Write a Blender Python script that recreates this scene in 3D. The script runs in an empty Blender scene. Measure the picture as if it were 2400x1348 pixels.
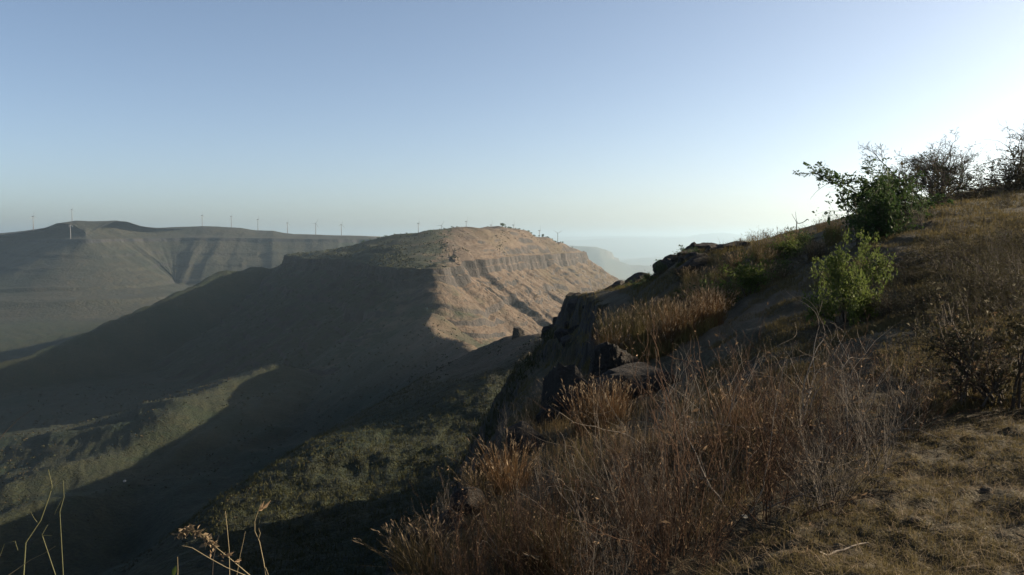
import bpy, math, random
import numpy as np
from math import radians, sin, cos, pi

# ------------------------------------------------------------------ camera, sky, sun, exposure
scene = bpy.context.scene
col = scene.collection
F = 2000.0                      # focal length in photo pixels (2400 wide)
PITCH = math.atan((674 - 558) / F)
cam_data = bpy.data.cameras.new('camera')
cam_data.sensor_width = 36.0
cam_data.lens = 36.0 * F / 2400.0
cam_data.clip_start = 0.05
cam_data.clip_end = 90000.0
cam = bpy.data.objects.new('camera', cam_data)
cam.rotation_euler = (pi / 2 - PITCH, 0, 0)
col.objects.link(cam)
scene.camera = cam

SUN_AZ, SUN_EL = radians(76), radians(18.3)      # azimuth clockwise from the view direction (+Y)
world = bpy.data.worlds.new('World')
scene.world = world
world.use_nodes = True
wn = world.node_tree
bg = wn.nodes['Background']
sky = wn.nodes.new('ShaderNodeTexSky')
sky.sky_type = 'NISHITA'
sky.sun_disc = False
sky.sun_elevation = SUN_EL
sky.sun_rotation = SUN_AZ
sky.altitude = 600
sky.air_density = 0.55
sky.dust_density = 2.4
sky.ozone_density = 0.3
tint = wn.nodes.new('ShaderNodeVectorMath')          # white balance of the whole sky
tint.operation = 'MULTIPLY'
tint.inputs[1].default_value = (1.01, 1.01, 0.965)
wn.links.new(sky.outputs[0], tint.inputs[0])
wn.links.new(tint.outputs[0], bg.inputs[0])
bg.inputs[1].default_value = 0.05

sun_data = bpy.data.lights.new('sun', 'SUN')
sun_data.energy = 4.4
sun_data.angle = radians(0.5)
sun_data.color = (1.0, 0.83, 0.62)
sun = bpy.data.objects.new('sun', sun_data)
from mathutils import Vector
SUNV = Vector((sin(SUN_AZ) * cos(SUN_EL), cos(SUN_AZ) * cos(SUN_EL), sin(SUN_EL)))
sun.rotation_euler = SUNV.to_track_quat('Z', 'Y').to_euler()
col.objects.link(sun)

scene.view_settings.view_transform = 'Standard'
scene.view_settings.look = 'None'
scene.view_settings.exposure = 2.02
scene.view_settings.gamma = 1.0
scene.view_settings.use_curve_mapping = False
scene.cycles.volume_bounces = 3
scene.cycles.max_bounces = 6
scene.cycles.diffuse_bounces = 2
scene.cycles.transmission_bounces = 3
scene.cycles.transparent_max_bounces = 4
scene.cycles.sample_clamp_indirect = 4.0

HAZE_DENSITY = 0.00008

# ------------------------------------------------------------------ helpers
rnd = random.Random(7)


def P(px, py, Y):
    """Photo pixel and forward distance -> point in the world (eye at the origin, looking along +Y)."""
    u, v = (px - 1200) / F, (674 - py) / F
    dy = cos(PITCH) + v * sin(PITCH)
    dz = -sin(PITCH) + v * cos(PITCH)
    return (u / dy * Y, Y, dz / dy * Y)


def PX(px, Y):
    return (px - 1200) / F * Y


def hash2(ix, iy, seed):
    h = (ix.astype(np.int64) * 374761393 + iy.astype(np.int64) * 668265263 + seed * 974634777) & 0xFFFFFFFF
    h = ((h ^ (h >> 13)) * 1274126177) & 0xFFFFFFFF
    h = h ^ (h >> 16)
    return h


def noise2(x, y, seed=0):
    """Gradient noise, about -1..1."""
    x = np.asarray(x, float); y = np.asarray(y, float)
    x0 = np.floor(x); y0 = np.floor(y)
    fx = x - x0; fy = y - y0
    ux = fx * fx * fx * (fx * (fx * 6 - 15) + 10)
    uy = fy * fy * fy * (fy * (fy * 6 - 15) + 10)

    def g(ix, iy, dx, dy):
        a = hash2(ix, iy, seed) * (2 * pi / 4294967296.0)
        return np.cos(a) * dx + np.sin(a) * dy
    n00 = g(x0, y0, fx, fy); n10 = g(x0 + 1, y0, fx - 1, fy)
    n01 = g(x0, y0 + 1, fx, fy - 1); n11 = g(x0 + 1, y0 + 1, fx - 1, fy - 1)
    a = n00 + ux * (n10 - n00); b = n01 + ux * (n11 - n01)
    return (a + uy * (b - a)) * 1.5


def fbm(x, y, oct=4, seed=0, gain=0.5, lac=2.03):
    s = 0.0; a = 1.0
    for i in range(oct):
        s = s + a * noise2(x, y, seed + i * 17)
        x = x * lac + 3.1; y = y * lac - 1.7
        a *= gain
    return s


def ridged(x, y, oct=3, seed=0):
    s = 0.0; a = 1.0; t = 0.0
    for i in range(oct):
        s = s + a * (1 - np.abs(noise2(x, y, seed + i * 31))) ** 2
        t += a
        x = x * 2.1 + 5.2; y = y * 2.1 + 1.3
        a *= 0.5
    return s / t


def sstep(e0, e1, x):
    t = np.clip((x - e0) / (e1 - e0), 0, 1)
    return t * t * (3 - 2 * t)


def make_mesh(name, verts, faces, mat=None, smooth=False, uvw=None):
    """verts Nx3, faces: list of int arrays (Mx3 or Mx4)."""
    me = bpy.data.meshes.new(name)
    verts = np.ascontiguousarray(verts, np.float32)
    if not isinstance(faces, list):
        faces = [faces]
    faces = [np.ascontiguousarray(f, np.int32) for f in faces if len(f)]
    nl = sum(f.size for f in faces); npoly = sum(len(f) for f in faces)
    me.vertices.add(len(verts)); me.vertices.foreach_set('co', verts.ravel())
    me.loops.add(nl); me.polygons.add(npoly)
    me.loops.foreach_set('vertex_index', np.concatenate([f.ravel() for f in faces]))
    starts = []; tot = []; o = 0
    for f in faces:
        k = f.shape[1]
        starts.append(np.arange(len(f), dtype=np.int32) * k + o); o += f.size
        tot.append(np.full(len(f), k, np.int32))
    me.polygons.foreach_set('loop_start', np.concatenate(starts))
    me.polygons.foreach_set('loop_total', np.concatenate(tot))
    me.polygons.foreach_set('use_smooth', np.full(npoly, bool(smooth)))
    me.update(calc_edges=True)
    if mat:
        me.materials.append(mat)
    return me


def add_attr(me, name, vals):
    a = me.attributes.new(name, 'FLOAT', 'POINT')
    a.data.foreach_set('value', np.ascontiguousarray(vals, np.float32))


def link(name, me, parent=None, loc=None):
    o = bpy.data.objects.new(name, me)
    col.objects.link(o)
    if parent is not None:
        o.parent = parent
    if loc is not None:
        o.location = loc
    return o


def grid_faces(nr, nc):
    i = np.arange(nr - 1)[:, None] * nc + np.arange(nc - 1)[None, :]
    i = i.ravel()
    return np.stack([i, i + 1, i + nc + 1, i + nc], 1)


def tag(o, label=None, cat=None, group=None, kind=None):
    if label: o['label'] = label
    if cat: o['category'] = cat
    if group: o['group'] = group
    if kind: o['kind'] = kind
    return o


class RBF:
    def __init__(self, q, z, smooth=1e-4):
        q = np.asarray(q, float); z = np.asarray(z, float)
        n, d = q.shape
        r = np.linalg.norm(q[:, None] - q[None], axis=2)
        K = r ** 2 * np.log(r + 1e-9) + smooth * np.eye(n)
        A = np.zeros((n + d + 1, n + d + 1))
        A[:n, :n] = K; A[:n, n] = 1; A[:n, n + 1:] = q
        A[n, :n] = 1; A[n + 1:, :n] = q.T
        b = np.concatenate([z, np.zeros(d + 1)])
        s = np.linalg.solve(A, b)
        self.q, self.w, self.c = q, s[:n], s[n:]

    def __call__(self, q):
        out = self.c[0] + q @ self.c[1:]
        for k in range(len(self.q)):
            r2 = ((q - self.q[k]) ** 2).sum(-1) + 1e-12
            out = out + self.w[k] * 0.5 * r2 * np.log(r2)
        return out


def poly_dist(x, y, pts, vals):
    """Distance to a polyline, interpolated value, arc parameter, and signed side (+ right of travel)."""
    pts = np.asarray(pts, float); vals = np.asarray(vals, float)
    best = np.full(x.shape, 1e18); val = np.zeros(x.shape); par = np.zeros(x.shape); side = np.zeros(x.shape)
    acc = 0.0
    for i in range(len(pts) - 1):
        ax, ay = pts[i]; bx, by = pts[i + 1]
        dx, dy = bx - ax, by - ay; L = math.hypot(dx, dy)
        t = np.clip(((x - ax) * dx + (y - ay) * dy) / (L * L), 0, 1)
        ex = x - (ax + t * dx); ey = y - (ay + t * dy)
        d = ex * ex + ey * ey
        m = d < best
        best = np.where(m, d, best)
        val = np.where(m, vals[i] + t * (vals[i + 1] - vals[i]), val)
        par = np.where(m, acc + t * L, par)
        side = np.where(m, np.sign(ex * dy - ey * dx), side)
        acc += L
    return np.sqrt(best), val, par, side


def inside(x, y, poly):
    poly = np.asarray(poly, float)
    c = np.zeros(x.shape, bool)
    n = len(poly); j = n - 1
    for i in range(n):
        xi, yi = poly[i]; xj, yj = poly[j]
        if yi != yj:
            m = ((yi > y) != (yj > y)) & (x < (xj - xi) * (y - yi) / (yj - yi) + xi)
            c ^= m
        j = i
    return c


def catmull(pts, n):
    """Smooth a polyline (any dimension) into n evenly spaced points."""
    p = np.asarray(pts, float)
    p = np.vstack([2 * p[0] - p[1], p, 2 * p[-1] - p[-2]])
    out = []
    for i in range(1, len(p) - 2):
        t = np.linspace(0, 1, 60, endpoint=False)[:, None]
        p0, p1, p2, p3 = p[i - 1], p[i], p[i + 1], p[i + 2]
        out.append(0.5 * ((2 * p1) + (-p0 + p2) * t + (2 * p0 - 5 * p1 + 4 * p2 - p3) * t ** 2 + (-p0 + 3 * p1 - 3 * p2 + p3) * t ** 3))
    out.append(p[-2][None])
    c = np.vstack(out)
    s = np.concatenate([[0], np.cumsum(np.linalg.norm(np.diff(c[:, :2], axis=0), axis=1))])
    return s, c


# ------------------------------------------------------------------ materials
def new_mat(name):
    m = bpy.data.materials.new(name)
    m.use_nodes = True
    nt = m.node_tree
    b = nt.nodes['Principled BSDF']
    b.inputs['Roughness'].default_value = 0.9
    b.inputs['Specular IOR Level'].default_value = 0.15
    return m, nt, b


def N(nt, t, **kw):
    n = nt.nodes.new(t)
    for k, v in kw.items():
        setattr(n, k, v)
    return n


def noise_node(nt, vec, scale, detail=6, rough=0.6, dist=0.0):
    n = N(nt, 'ShaderNodeTexNoise')
    n.inputs['Scale'].default_value = scale
    n.inputs['Detail'].default_value = detail
    n.inputs['Roughness'].default_value = rough
    n.inputs['Distortion'].default_value = dist
    nt.links.new(vec, n.inputs['Vector'])
    return n.outputs['Fac']


def ramp(nt, fac, stops):
    r = N(nt, 'ShaderNodeValToRGB')
    e = r.color_ramp.elements
    while len(e) < len(stops):
        e.new(0.5)
    for i, (p, c) in enumerate(stops):
        e[i].position = p
        e[i].color = (c, c, c, 1) if isinstance(c, (int, float)) else (*c, 1)
    nt.links.new(fac, r.inputs[0])
    return r.outputs[0]


def mixc(nt, fac, a, b):
    m = N(nt, 'ShaderNodeMix', data_type='RGBA')
    for s, v in ((0, fac), (6, a), (7, b)):
        if isinstance(v, (int, float)):
            m.inputs[s].default_value = v
        elif isinstance(v, tuple):
            m.inputs[s].default_value = (*v, 1)
        else:
            nt.links.new(v, m.inputs[s])
    return m.outputs[2]


def mathn(nt, op, a, b=None, clamp=False):
    m = N(nt, 'ShaderNodeMath', operation=op, use_clamp=clamp)
    for s, v in ((0, a), (1, b)):
        if v is None: continue
        if isinstance(v, (int, float)):
            m.inputs[s].default_value = v
        else:
            nt.links.new(v, m.inputs[s])
    return m.outputs[0]


def terrain_mat(name, grass_a, grass_b, soil, rock_a, rock_b, s_big, s_mid, s_fine, bump=0.5, bump_d=0.3, green=None, steep=(0.62, 0.80), bare=None, veg_shade=None):
    """Dry grass, soil and basalt chosen by slope and noise (world coordinates)."""
    m, nt, b = new_mat(name)
    geo = N(nt, 'ShaderNodeNewGeometry')
    pos = geo.outputs['Position']
    n1 = noise_node(nt, pos, s_big, 5, 0.6)
    n2 = noise_node(nt, pos, s_mid, 6, 0.65)
    n3 = noise_node(nt, pos, s_fine, 4, 0.7)
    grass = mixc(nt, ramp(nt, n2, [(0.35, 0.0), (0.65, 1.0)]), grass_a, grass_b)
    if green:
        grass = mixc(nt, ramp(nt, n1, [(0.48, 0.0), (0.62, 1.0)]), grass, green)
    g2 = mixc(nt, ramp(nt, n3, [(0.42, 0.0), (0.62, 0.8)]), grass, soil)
    rock = mixc(nt, ramp(nt, n2, [(0.35, 0.0), (0.65, 1.0)]), rock_a, rock_b)
    sep = N(nt, 'ShaderNodeSeparateXYZ')
    nt.links.new(geo.outputs['Normal'], sep.inputs[0])
    nz = mathn(nt, 'ADD', sep.outputs[2], mathn(nt, 'MULTIPLY', mathn(nt, 'SUBTRACT', n2, 0.5), 0.5))
    if bare:
        at_ = N(nt, 'ShaderNodeAttribute', attribute_name='bare')
        bf = mathn(nt, 'MULTIPLY', at_.outputs['Fac'], ramp(nt, n3, [(0.30, 0.5), (0.55, 1.0)]))
        g2 = mixc(nt, bf, g2, mixc(nt, n2, (bare[0] * .8, bare[1] * .8, bare[2] * .8), bare))
    if veg_shade:
        at2 = N(nt, 'ShaderNodeAttribute', attribute_name='veg_shade')
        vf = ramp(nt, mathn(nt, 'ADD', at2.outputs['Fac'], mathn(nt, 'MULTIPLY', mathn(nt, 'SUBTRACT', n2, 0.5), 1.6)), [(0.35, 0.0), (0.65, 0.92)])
        g2 = mixc(nt, vf, g2, mixc(nt, n3, veg_shade, (veg_shade[0] * 1.7, veg_shade[1] * 1.5, veg_shade[2] * 1.5)))
    rk = ramp(nt, nz, [(steep[0], 1.0), (steep[1], 0.0)])
    nt.links.new(mixc(nt, rk, g2, rock), b.inputs['Base Color'])
    bp = N(nt, 'ShaderNodeBump')
    bp.inputs['Strength'].default_value = bump
    bp.inputs['Distance'].default_value = bump_d
    hn = mathn(nt, 'ADD', n3, mathn(nt, 'MULTIPLY', n2, 1.5))
    nt.links.new(hn, bp.inputs['Height'])
    nt.links.new(bp.outputs[0], b.inputs['Normal'])
    return m


TAN = (0.062, 0.049, 0.036); TAN2 = (0.100, 0.077, 0.056); SOIL = (0.066, 0.044, 0.029)
ROCK = (0.020, 0.019, 0.018); ROCK2 = (0.044, 0.037, 0.032)
M_HILL = terrain_mat('dry_hillside', (0.032, 0.027, 0.012), (0.050, 0.039, 0.019), (0.021, 0.017, 0.010), (0.013, 0.012, 0.011), (0.027, 0.024, 0.020), 0.08, 1.3, 14.0, 0.9, 0.05, green=(0.023, 0.025, 0.010), steep=(0.45, 0.62), bare=(0.060, 0.046, 0.027))  # the bare tone lightens the crest strip as sunlight would
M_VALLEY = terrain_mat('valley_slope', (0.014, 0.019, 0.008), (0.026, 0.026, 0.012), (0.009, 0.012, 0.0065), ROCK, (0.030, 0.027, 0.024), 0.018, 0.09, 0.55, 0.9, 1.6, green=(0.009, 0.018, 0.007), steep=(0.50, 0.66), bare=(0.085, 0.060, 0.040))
M_MESA = terrain_mat('mesa_slope', TAN, TAN2, SOIL, ROCK, ROCK2, 0.006, 0.05, 0.28, 0.9, 2.5, green=(0.060, 0.050, 0.030), veg_shade=(0.014, 0.020, 0.011), steep=(0.60, 0.78))  # its dark green doubles as painted shade on the left flank
M_RIDGE = terrain_mat('ridge_slope', (0.017, 0.019, 0.013), (0.030, 0.027, 0.018), (0.012, 0.014, 0.010), (0.010, 0.011, 0.012), (0.022, 0.021, 0.021), 0.003, 0.02, 0.1, 0.8, 5.0, green=(0.012, 0.017, 0.011), steep=(0.66, 0.84))
M_FAR = terrain_mat('far_land', (0.07, 0.055, 0.034), (0.10, 0.072, 0.043), (0.05, 0.04, 0.026), ROCK, ROCK2, 0.0006, 0.004, 0.02, 0.5, 10.0, green=(0.038, 0.042, 0.022))
# ------------------------------------------------------------------ the camera's hill and the valley: one height function
def warp(x, y):
    r = np.hypot(x, y) + 1e-6
    k = np.log1p(r / 5.0) / r
    return np.stack([x * k, y * k], -1)


# surface of the hill the camera stands on: photo pixel + distance, or plan coordinates
HILL_PTS = [P(*p) for p in (
    (2300, 1250, 4.9), (2400, 1345, 4.2), (1900, 1340, 4.35), (2395, 1075, 6.4), (2100, 1190, 5.4), (1800, 1290, 5.0),
    (1300, 1345, 6.0), (960, 1345, 7.0), (1080, 1215, 9.3), (1180, 1075, 11.8), (1260, 985, 14.6), (1330, 935, 17.0), (1395, 900, 19.0),
    (1560, 1150, 7.5), (1700, 1060, 8.2), (1500, 905, 17.5), (1450, 815, 24.0), (1500, 765, 36), (1480, 725, 55),
    (1362, 690, 116), (1440, 684, 120), (1600, 640, 70),
    (1615, 592, 60), (1700, 584, 57), (1760, 570, 54), (1850, 548, 52), (1960, 522, 48), (1560, 648, 75), (1500, 672, 100),
    (2150, 478, 42), (2260, 455, 41), (2400, 430, 40), (2200, 490, 29), (2400, 484, 28), (2300, 462, 34),
    (2150, 522, 26), (2150, 600, 20), (2350, 600, 19), (2150, 740, 13), (2350, 740, 12), (1900, 860, 11.5), (2200, 890, 9.3),
    (1700, 890, 13.5), (1690, 778, 19.0), (1800, 712, 21.5), (1900, 642, 24), (1850, 765, 16), (1980, 770, 15),
    (1600, 775, 25), (1700, 715, 28), (1850, 645, 31), (1950, 560, 37), (2050, 560, 26), (1750, 690, 29.5))]
HILL_PTS += [(0, 0, -1.66), (1.2, 1.5, -1.62), (3, -4, -1.5), (-4, -4, -1.9), (0, -12, -1.6), (-3, 2, -2.1), (-1.5, 4.5, -2.3), (8, 1, -1.2),
             (20, 5, 0.4), (40, 10, 2.5), (40, -30, 1.5), (100, 0, 3), (100, 80, 0), (60, 70, 0.5), (60, 130, -6), (25, 110, -6.0), (160, 160, -8), (200, 0, 2), (-15, 3, -3.2), (-40, -10, -4),
             (-20, -60, -2), (0, 190, -14), (80, 220, -18), (45, 100, -1.5)]
HILL_PTS = np.array(HILL_PTS)
hill_rbf = RBF(warp(HILL_PTS[:, 0], HILL_PTS[:, 1]), HILL_PTS[:, 2], 2e-3)

RIM = np.array([(-60, -14), (-30, -1), (-10, 2.6), (-5, 3.8), (-2.4, 5.6), (-1.0, 7.2), (-0.62, 9.5), (-0.15, 12), (0.42, 15), (0.9, 17.2), (1.6, 19.6), (2.6, 22.5),
                (3.9, 29), (5.2, 45), (7.0, 70), (8.6, 92), (7.6, 112), (8.6, 122), (13, 128), (18, 131), (26, 126), (34, 118), (46, 120), (70, 150), (120, 200), (260, 260)])
RIM_POLY = np.vstack([RIM, [(600, 260), (600, -400), (-60, -400)]])
# drop of the cliff along the rim (by arc length), metres
_s = np.concatenate([[0], np.cumsum(np.hypot(*np.diff(RIM, axis=0).T))])
RIM_CLIFF = np.interp(np.arange(len(RIM)), [0, 4, 9, 12, 14, 16, 18, 20, 25], [2, 1.3, 1.6, 2.0, 3.2, 4.2, 4.2, 4, 6])


def hill_top(x, y):
    z = hill_rbf(warp(x, y))
    r = np.hypot(x, y)
    z = z + 0.05 * fbm(x * 0.45, y * 0.45, 3, 3) * sstep(1.5, 5, r) + 0.03 * fbm(x * 1.7, y * 1.7, 3, 8) + 0.024 * fbm(x * 6, y * 6, 3, 12)
    z = z + 0.25 * fbm(x * 0.12, y * 0.12, 3, 31) * sstep(25, 60, r)
    # cattle terracettes across the slope
    z = z + 0.03 * np.sin(z * 16 + 2.5 * noise2(x * 0.4, y * 0.4, 5)) * sstep(8, 13, r) * (1 - sstep(35, 50, r))
    return z


def hill_full(x, y):
    top = hill_top(x, y)
    r = np.hypot(x, y)
    wob = 0.02 * np.minimum(r, 45)
    xw = x + wob * fbm(x * 0.8, y * 0.8, 3, 40) * 0.6 + np.minimum(r * 0.03, 1.0) * noise2(x * 0.15, y * 0.15, 44)
    yw = y + wob * fbm(x * 0.8, y * 0.8, 3, 50) * 0.6
    d, cl, par, _ = poly_dist(xw, yw, RIM, RIM_CLIFF)
    ins = inside(xw, yw, RIM_POLY)
    d = np.where(ins, 0, d)
    w = 0.18 + 0.12 * cl + sstep(60, 100, r) * 1.2
    drop = cl * (0.65 * sstep(0, w, d) + 0.35 * sstep(1.6 * w, 2.6 * w, d)) + 0.66 * np.minimum(d, 7) + 1.6 * np.maximum(d - 7, 0)
    # a rounded lip just inside the rim at distance
    return top - drop, ins, d


# flank and valley floor
def bench(px, py, z):
    """Point on a photo ray at a given height."""
    q = P(px, py, 1.0)
    return tuple(c * (z / q[2]) for c in q)


VP = [P(*p) for p in (
    (1290, 790, 225), (1215, 795, 295), (300, 1310, 350), (100, 1330, 335), (-200, 1380, 310), (0, 1010, 660), (0, 920, 870), (-400, 920, 900), (-500, 1200, 500))]
VP += [bench(*p) for p in (
    (1180, 815, -43), (1250, 855, -38), (1150, 870, -41), (1060, 880, -42.5), (1200, 930, -36), (1000, 900, -43), (1100, 1000, -39), (900, 1050, -42), (700, 1300, -43.5), (900, 1345, -40),
    (1000, 1150, -39.5), (1000, 1300, -38), (530, 1190, -45), (800, 1020, -43.5), (960, 918, -43.5), (380, 1320, -47), (670, 1105, -44.5), (600, 1300, -45), (850, 1200, -41.5), (950, 980, -42), (750, 1150, -43))]
VP += [(-4, 8, -9), (-3, 15, -12), (-1, 25, -13), (-2, 60, -27), (-1, 95, -32), (-12, 4, -14), (-50, 0, -38), (-25, 40, -38), (-80, 80, -58), (-20, 80, -38), (-60, -60, -30),
       (-112, 374, -114), (-125, 290, -112), (-95, 240, -88), (-150, 360, -121), (-200, 480, -124), (-200, 380, -124), (-260, 430, -128), (-300, 540, -134), (-270, 340, -129), (-150, 480, -120), (-80, 450, -98), (-135, 240, -126), (-150, 200, -128), (-200, 100, -132), (-300, 0, -138), (-170, 560, -132), (-60, 560, -92), (-400, 300, -148),
       (-45, 520, -78), (-70, 370, -88), (40, 420, -95), (70, 260, -62), (100, 320, -100), (150, 450, -140), (200, 700, -165), (120, 900, -140), (300, 1300, -185), (300, 300, -120), (500, 600, -185),
       (20, 160, -42), (40, 200, -46), (100, 200, -60), (200, 260, -85), (30, 240, -46), (8, 200, -39), (2, 160, -37),
       (-550, 1400, -168), (-800, 1700, -178), (-300, 1900, -150), (-200, 800, -125), (-330, 900, -146), (-900, 900, -165), (-900, 400, -160), (-900, 2200, -185), (400, 2200, -190), (0, 2400, -160), (900, 1500, -200),
       (0, -300, -120), (400, -200, -120), (-1500, 1500, -185), (1500, 2500, -200), (-1500, 0, -165), (1500, 500, -200)]
VP = np.array(VP)


def warp2(x, y):
    r = np.hypot(x, y) + 1e-6
    k = np.log1p(r / 60.0) / r
    return np.stack([x * k, y * k], -1)


valley_rbf = RBF(warp2(VP[:, 0], VP[:, 1]), VP[:, 2], 2e-5)

# crests that run through the valley: (points px,py,Y), fall per metre to each side
def crest(*pp):
    a = np.array([P(*p) for p in pp])
    return a[:, :2], a[:, 2]


NECK = crest((1300, 782, 240), (1215, 788, 300), (1180, 812, 340), (1142, 817, 390), (1085, 806, 500), (1010, 782, 590), (1010, 730, 690))
SHOULDER = crest((690, 622, 1310), (600, 624, 1270), (520, 636, 1230), (420, 681, 1150), (300, 736, 1080), (180, 792, 1000), (60, 830, 940), (-250, 900, 850))
RIB_DROP = 3.0
RIB1 = crest((640, 850, 680), (560, 885, 640), (500, 916, 590), (380, 980, 520), (250, 1050, 470), (100, 1110, 430), (0, 1140, 410), (-250, 1210, 380))
RIB2 = crest((690, 895, 640), (600, 945, 570), (500, 1000, 510), (440, 1040, 480), (300, 1128, 425), (200, 1165, 395), (90, 1182, 375), (-150, 1240, 340))
RIB3 = crest((420, 935, 560), (330, 985, 530), (180, 1010, 540), (60, 1020, 560))
RIB4 = crest((640, 1000, 520), (540, 1040, 480), (470, 1085, 450), (380, 1120, 430))
SPUR = np.array([bench(*p) for p in ((1120, 826, -46), (960, 919, -43.5), (800, 1021, -43.5), (670, 1106, -44.5), (530, 1191, -45.5), (380, 1321, -47.5))])
SPUR = (SPUR[:, :2], SPUR[:, 2] - 3.0)


def valley(x, y):
    r = np.hypot(x, y)
    amp = sstep(20, 200, r)
    xw = x + amp * 10 * fbm(x * 0.012, y * 0.012, 3, 60)
    yw = y + amp * 10 * fbm(x * 0.012, y * 0.012, 3, 70)
    z = valley_rbf(warp2(x, y))
    for (pts, vals), sl, wob in ((NECK, 0.62, 0.5), (SHOULDER, 0.55, 1.0), (RIB1, 0.30, 0.7), (RIB2, 0.34, 0.7), (RIB3, 0.2, 0.7), (RIB4, 0.34, 0.7), (SPUR, 0.6, 0.5)):
        xx = x + wob * (xw - x); yy = y + wob * (yw - y)
        d, v, par, side = poly_dist(xx, yy, pts, vals)
        dd = np.sqrt(d * d + 9) - 3
        h = v - sl * dd
        if pts is RIB1[0] or pts is RIB2[0]:
            h = h + 3.0 * noise2(par / 45.0, par * 0, 77)
        if pts is SPUR[0]:
            h = np.where(side < 0, -1e3, h)       # the far side only: the near side is the flank itself
        k = 4.0
        z = np.maximum(z, h) + np.maximum(k - np.abs(z - h), 0) ** 2 / (4 * k)
    amp2 = sstep(30, 160, r)
    g = ridged((x + y * 0.35) * 0.02, (y - x * 0.35) * 0.008, 3, 80)
    z = z - amp2 * (1.6 + 1.2 * sstep(250, 400, r)) * (0.75 - g)
    z = z + amp2 * (0.9 * fbm(x * 0.04, y * 0.04, 4, 90) + 0.5 * fbm(x * 0.25, y * 0.25, 3, 95))
    return z


def ground(x, y):
    x = np.atleast_1d(np.asarray(x, float)); y = np.atleast_1d(np.asarray(y, float))
    h, ins, d = hill_full(x, y)
    v = valley(x, y)
    return np.maximum(h, v), ins


def gz(x, y):
    return float(ground(x, y)[0][0])


rs = np.concatenate([np.linspace(0.3, 2.4, 16), np.exp(np.linspace(math.log(2.5), math.log(190), 370)), np.exp(np.linspace(math.log(191.5), math.log(2600), 190))])
th = np.concatenate([np.linspace(-150, -37, 50, endpoint=False), np.linspace(-37, 37, 600), np.linspace(37, 150, 51)[1:]])
TH, RS = np.meshgrid(np.radians(th), rs)
X, Y = RS * np.sin(TH), RS * np.cos(TH)
H, INS, D = hill_full(X, Y)
V = valley(X, Y)
Z = np.maximum(H, V)
verts = np.stack([X, Y, Z], -1).reshape(-1, 3)
fc = grid_faces(*X.shape)
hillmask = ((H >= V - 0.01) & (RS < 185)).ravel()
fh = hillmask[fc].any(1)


LIT_CREST = np.array([PX(1655, 19.6), 19.6, PX(1700, 19.3), 19.3, PX(1760, 20.4), 20.4, PX(1810, 21.8), 21.8, PX(1860, 23.0), 23.0, PX(1905, 24.3), 24.3]).reshape(-1, 2)  # crest where the soil colour is lightened to look sunlit


def lit_crest_mask(x, y):
    d, v, par, sd = poly_dist(x, y, LIT_CREST, np.linspace(0.9, 0.6, len(LIT_CREST)))
    return 1 - sstep(0.5, 1.25, d / v + 0.5 * fbm(x * 1.1, y * 1.1, 3, 55))


def sub_mesh(name, fsel, mat):
    f = fc[fsel]
    u, inv = np.unique(f, return_inverse=True)
    me = make_mesh(name, verts[u], inv.reshape(f.shape), mat, smooth=True)
    if name == 'hillside':
        bm_ = lit_crest_mask(verts[u][:, 0], verts[u][:, 1])
        add_attr(me, 'bare', bm_)
    else:
        d, v, par, sd = poly_dist(verts[u][:, 0], verts[u][:, 1], NECK[0], NECK[1])
        add_attr(me, 'bare', 0.95 * np.exp(-(d / 26.0) ** 2) * np.clip(0.8 + 0.5 * fbm(verts[u][:, 0] * 0.06, verts[u][:, 1] * 0.06, 3, 57), 0, 1))
    return me


tag(link('hillside', sub_mesh('hillside', fh, M_HILL)), kind='structure')
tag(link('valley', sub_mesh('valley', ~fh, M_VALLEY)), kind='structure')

# ------------------------------------------------------------------ lofted tablelands: rim line with a cap inside and talus outside
def offset_normals(c, smooth):
    t = np.gradient(c[:, :2], axis=0)
    n = np.stack([t[:, 1], -t[:, 0]], 1)
    n /= np.linalg.norm(n, axis=1)[:, None] + 1e-9
    k = np.ones(smooth) / smooth
    pad = smooth // 2
    n = np.stack([np.convolve(np.pad(n[:, i], pad, mode='edge'), k, 'valid')[:len(c)] for i in range(2)], 1)
    return n / (np.linalg.norm(n, axis=1)[:, None] + 1e-9)


def resample(c, step_fn, s):
    """Sample a curve with a step that depends on position."""
    out = [0.0]
    while out[-1] < s[-1]:
        i = np.searchsorted(s, out[-1])
        out.append(out[-1] + step_fn(c[min(i, len(c) - 1)]))
    q = np.array(out[:-1] + [s[-1]])
    return q, np.stack([np.interp(q, s, c[:, k]) for k in range(c.shape[1])], 1)


# the mesa: outward is to the left of travel when going from its far left side round the prow to its right side
mesa_rim = [(*P(800, 590, 1900)[:2], -24), (-345, 1600, -25), (*P(672, 597, 1290)[:2], -25), (-300, 1190, -25), (-265, 1110, -26), (-205, 985, -24), (-160, 900, -26), (-108, 800, -27),
            (*P(1003, 628, 752)[:2], -26.5), (-58, 790, -25), (-46, 880, -23), (-16, 960, -22), (2, 1060, -21.5), (34, 1150, -22), (60, 1260, -23), (88, 1380, -23.5), (*P(1364, 590, 1570)[:2], -25.2), (120, 1720, -26), (60, 1950, -26)]
CAP = [P(*p) for p in ((760, 591, 1280), (800, 583, 1250), (850, 571, 1200), (930, 549, 1120), (1000, 541, 1050), (1060, 539, 1050), (1130, 537, 1080), (1200, 543, 1150), (1250, 550, 1250), (1300, 567, 1400), (1340, 581, 1500), (1000, 600, 860), (1040, 575, 930), (1060, 600, 890), (1150, 575, 1010))]
CAP += [(-75, 1150, 6), (-40, 1300, 4), (-120, 1500, -4), (-60, 1700, -14), (-150, 1100, -4)]
s0, c0 = catmull(mesa_rim, 0)
q0, c1 = resample(c0, lambda p: 1.7 + 0.0030 * max(p[1] - 750, 0), s0)
nrm_in = offset_normals(c1, 41)          # points to the right of travel
capn = np.array(CAP + [tuple(p) for p in mesa_rim])
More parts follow.
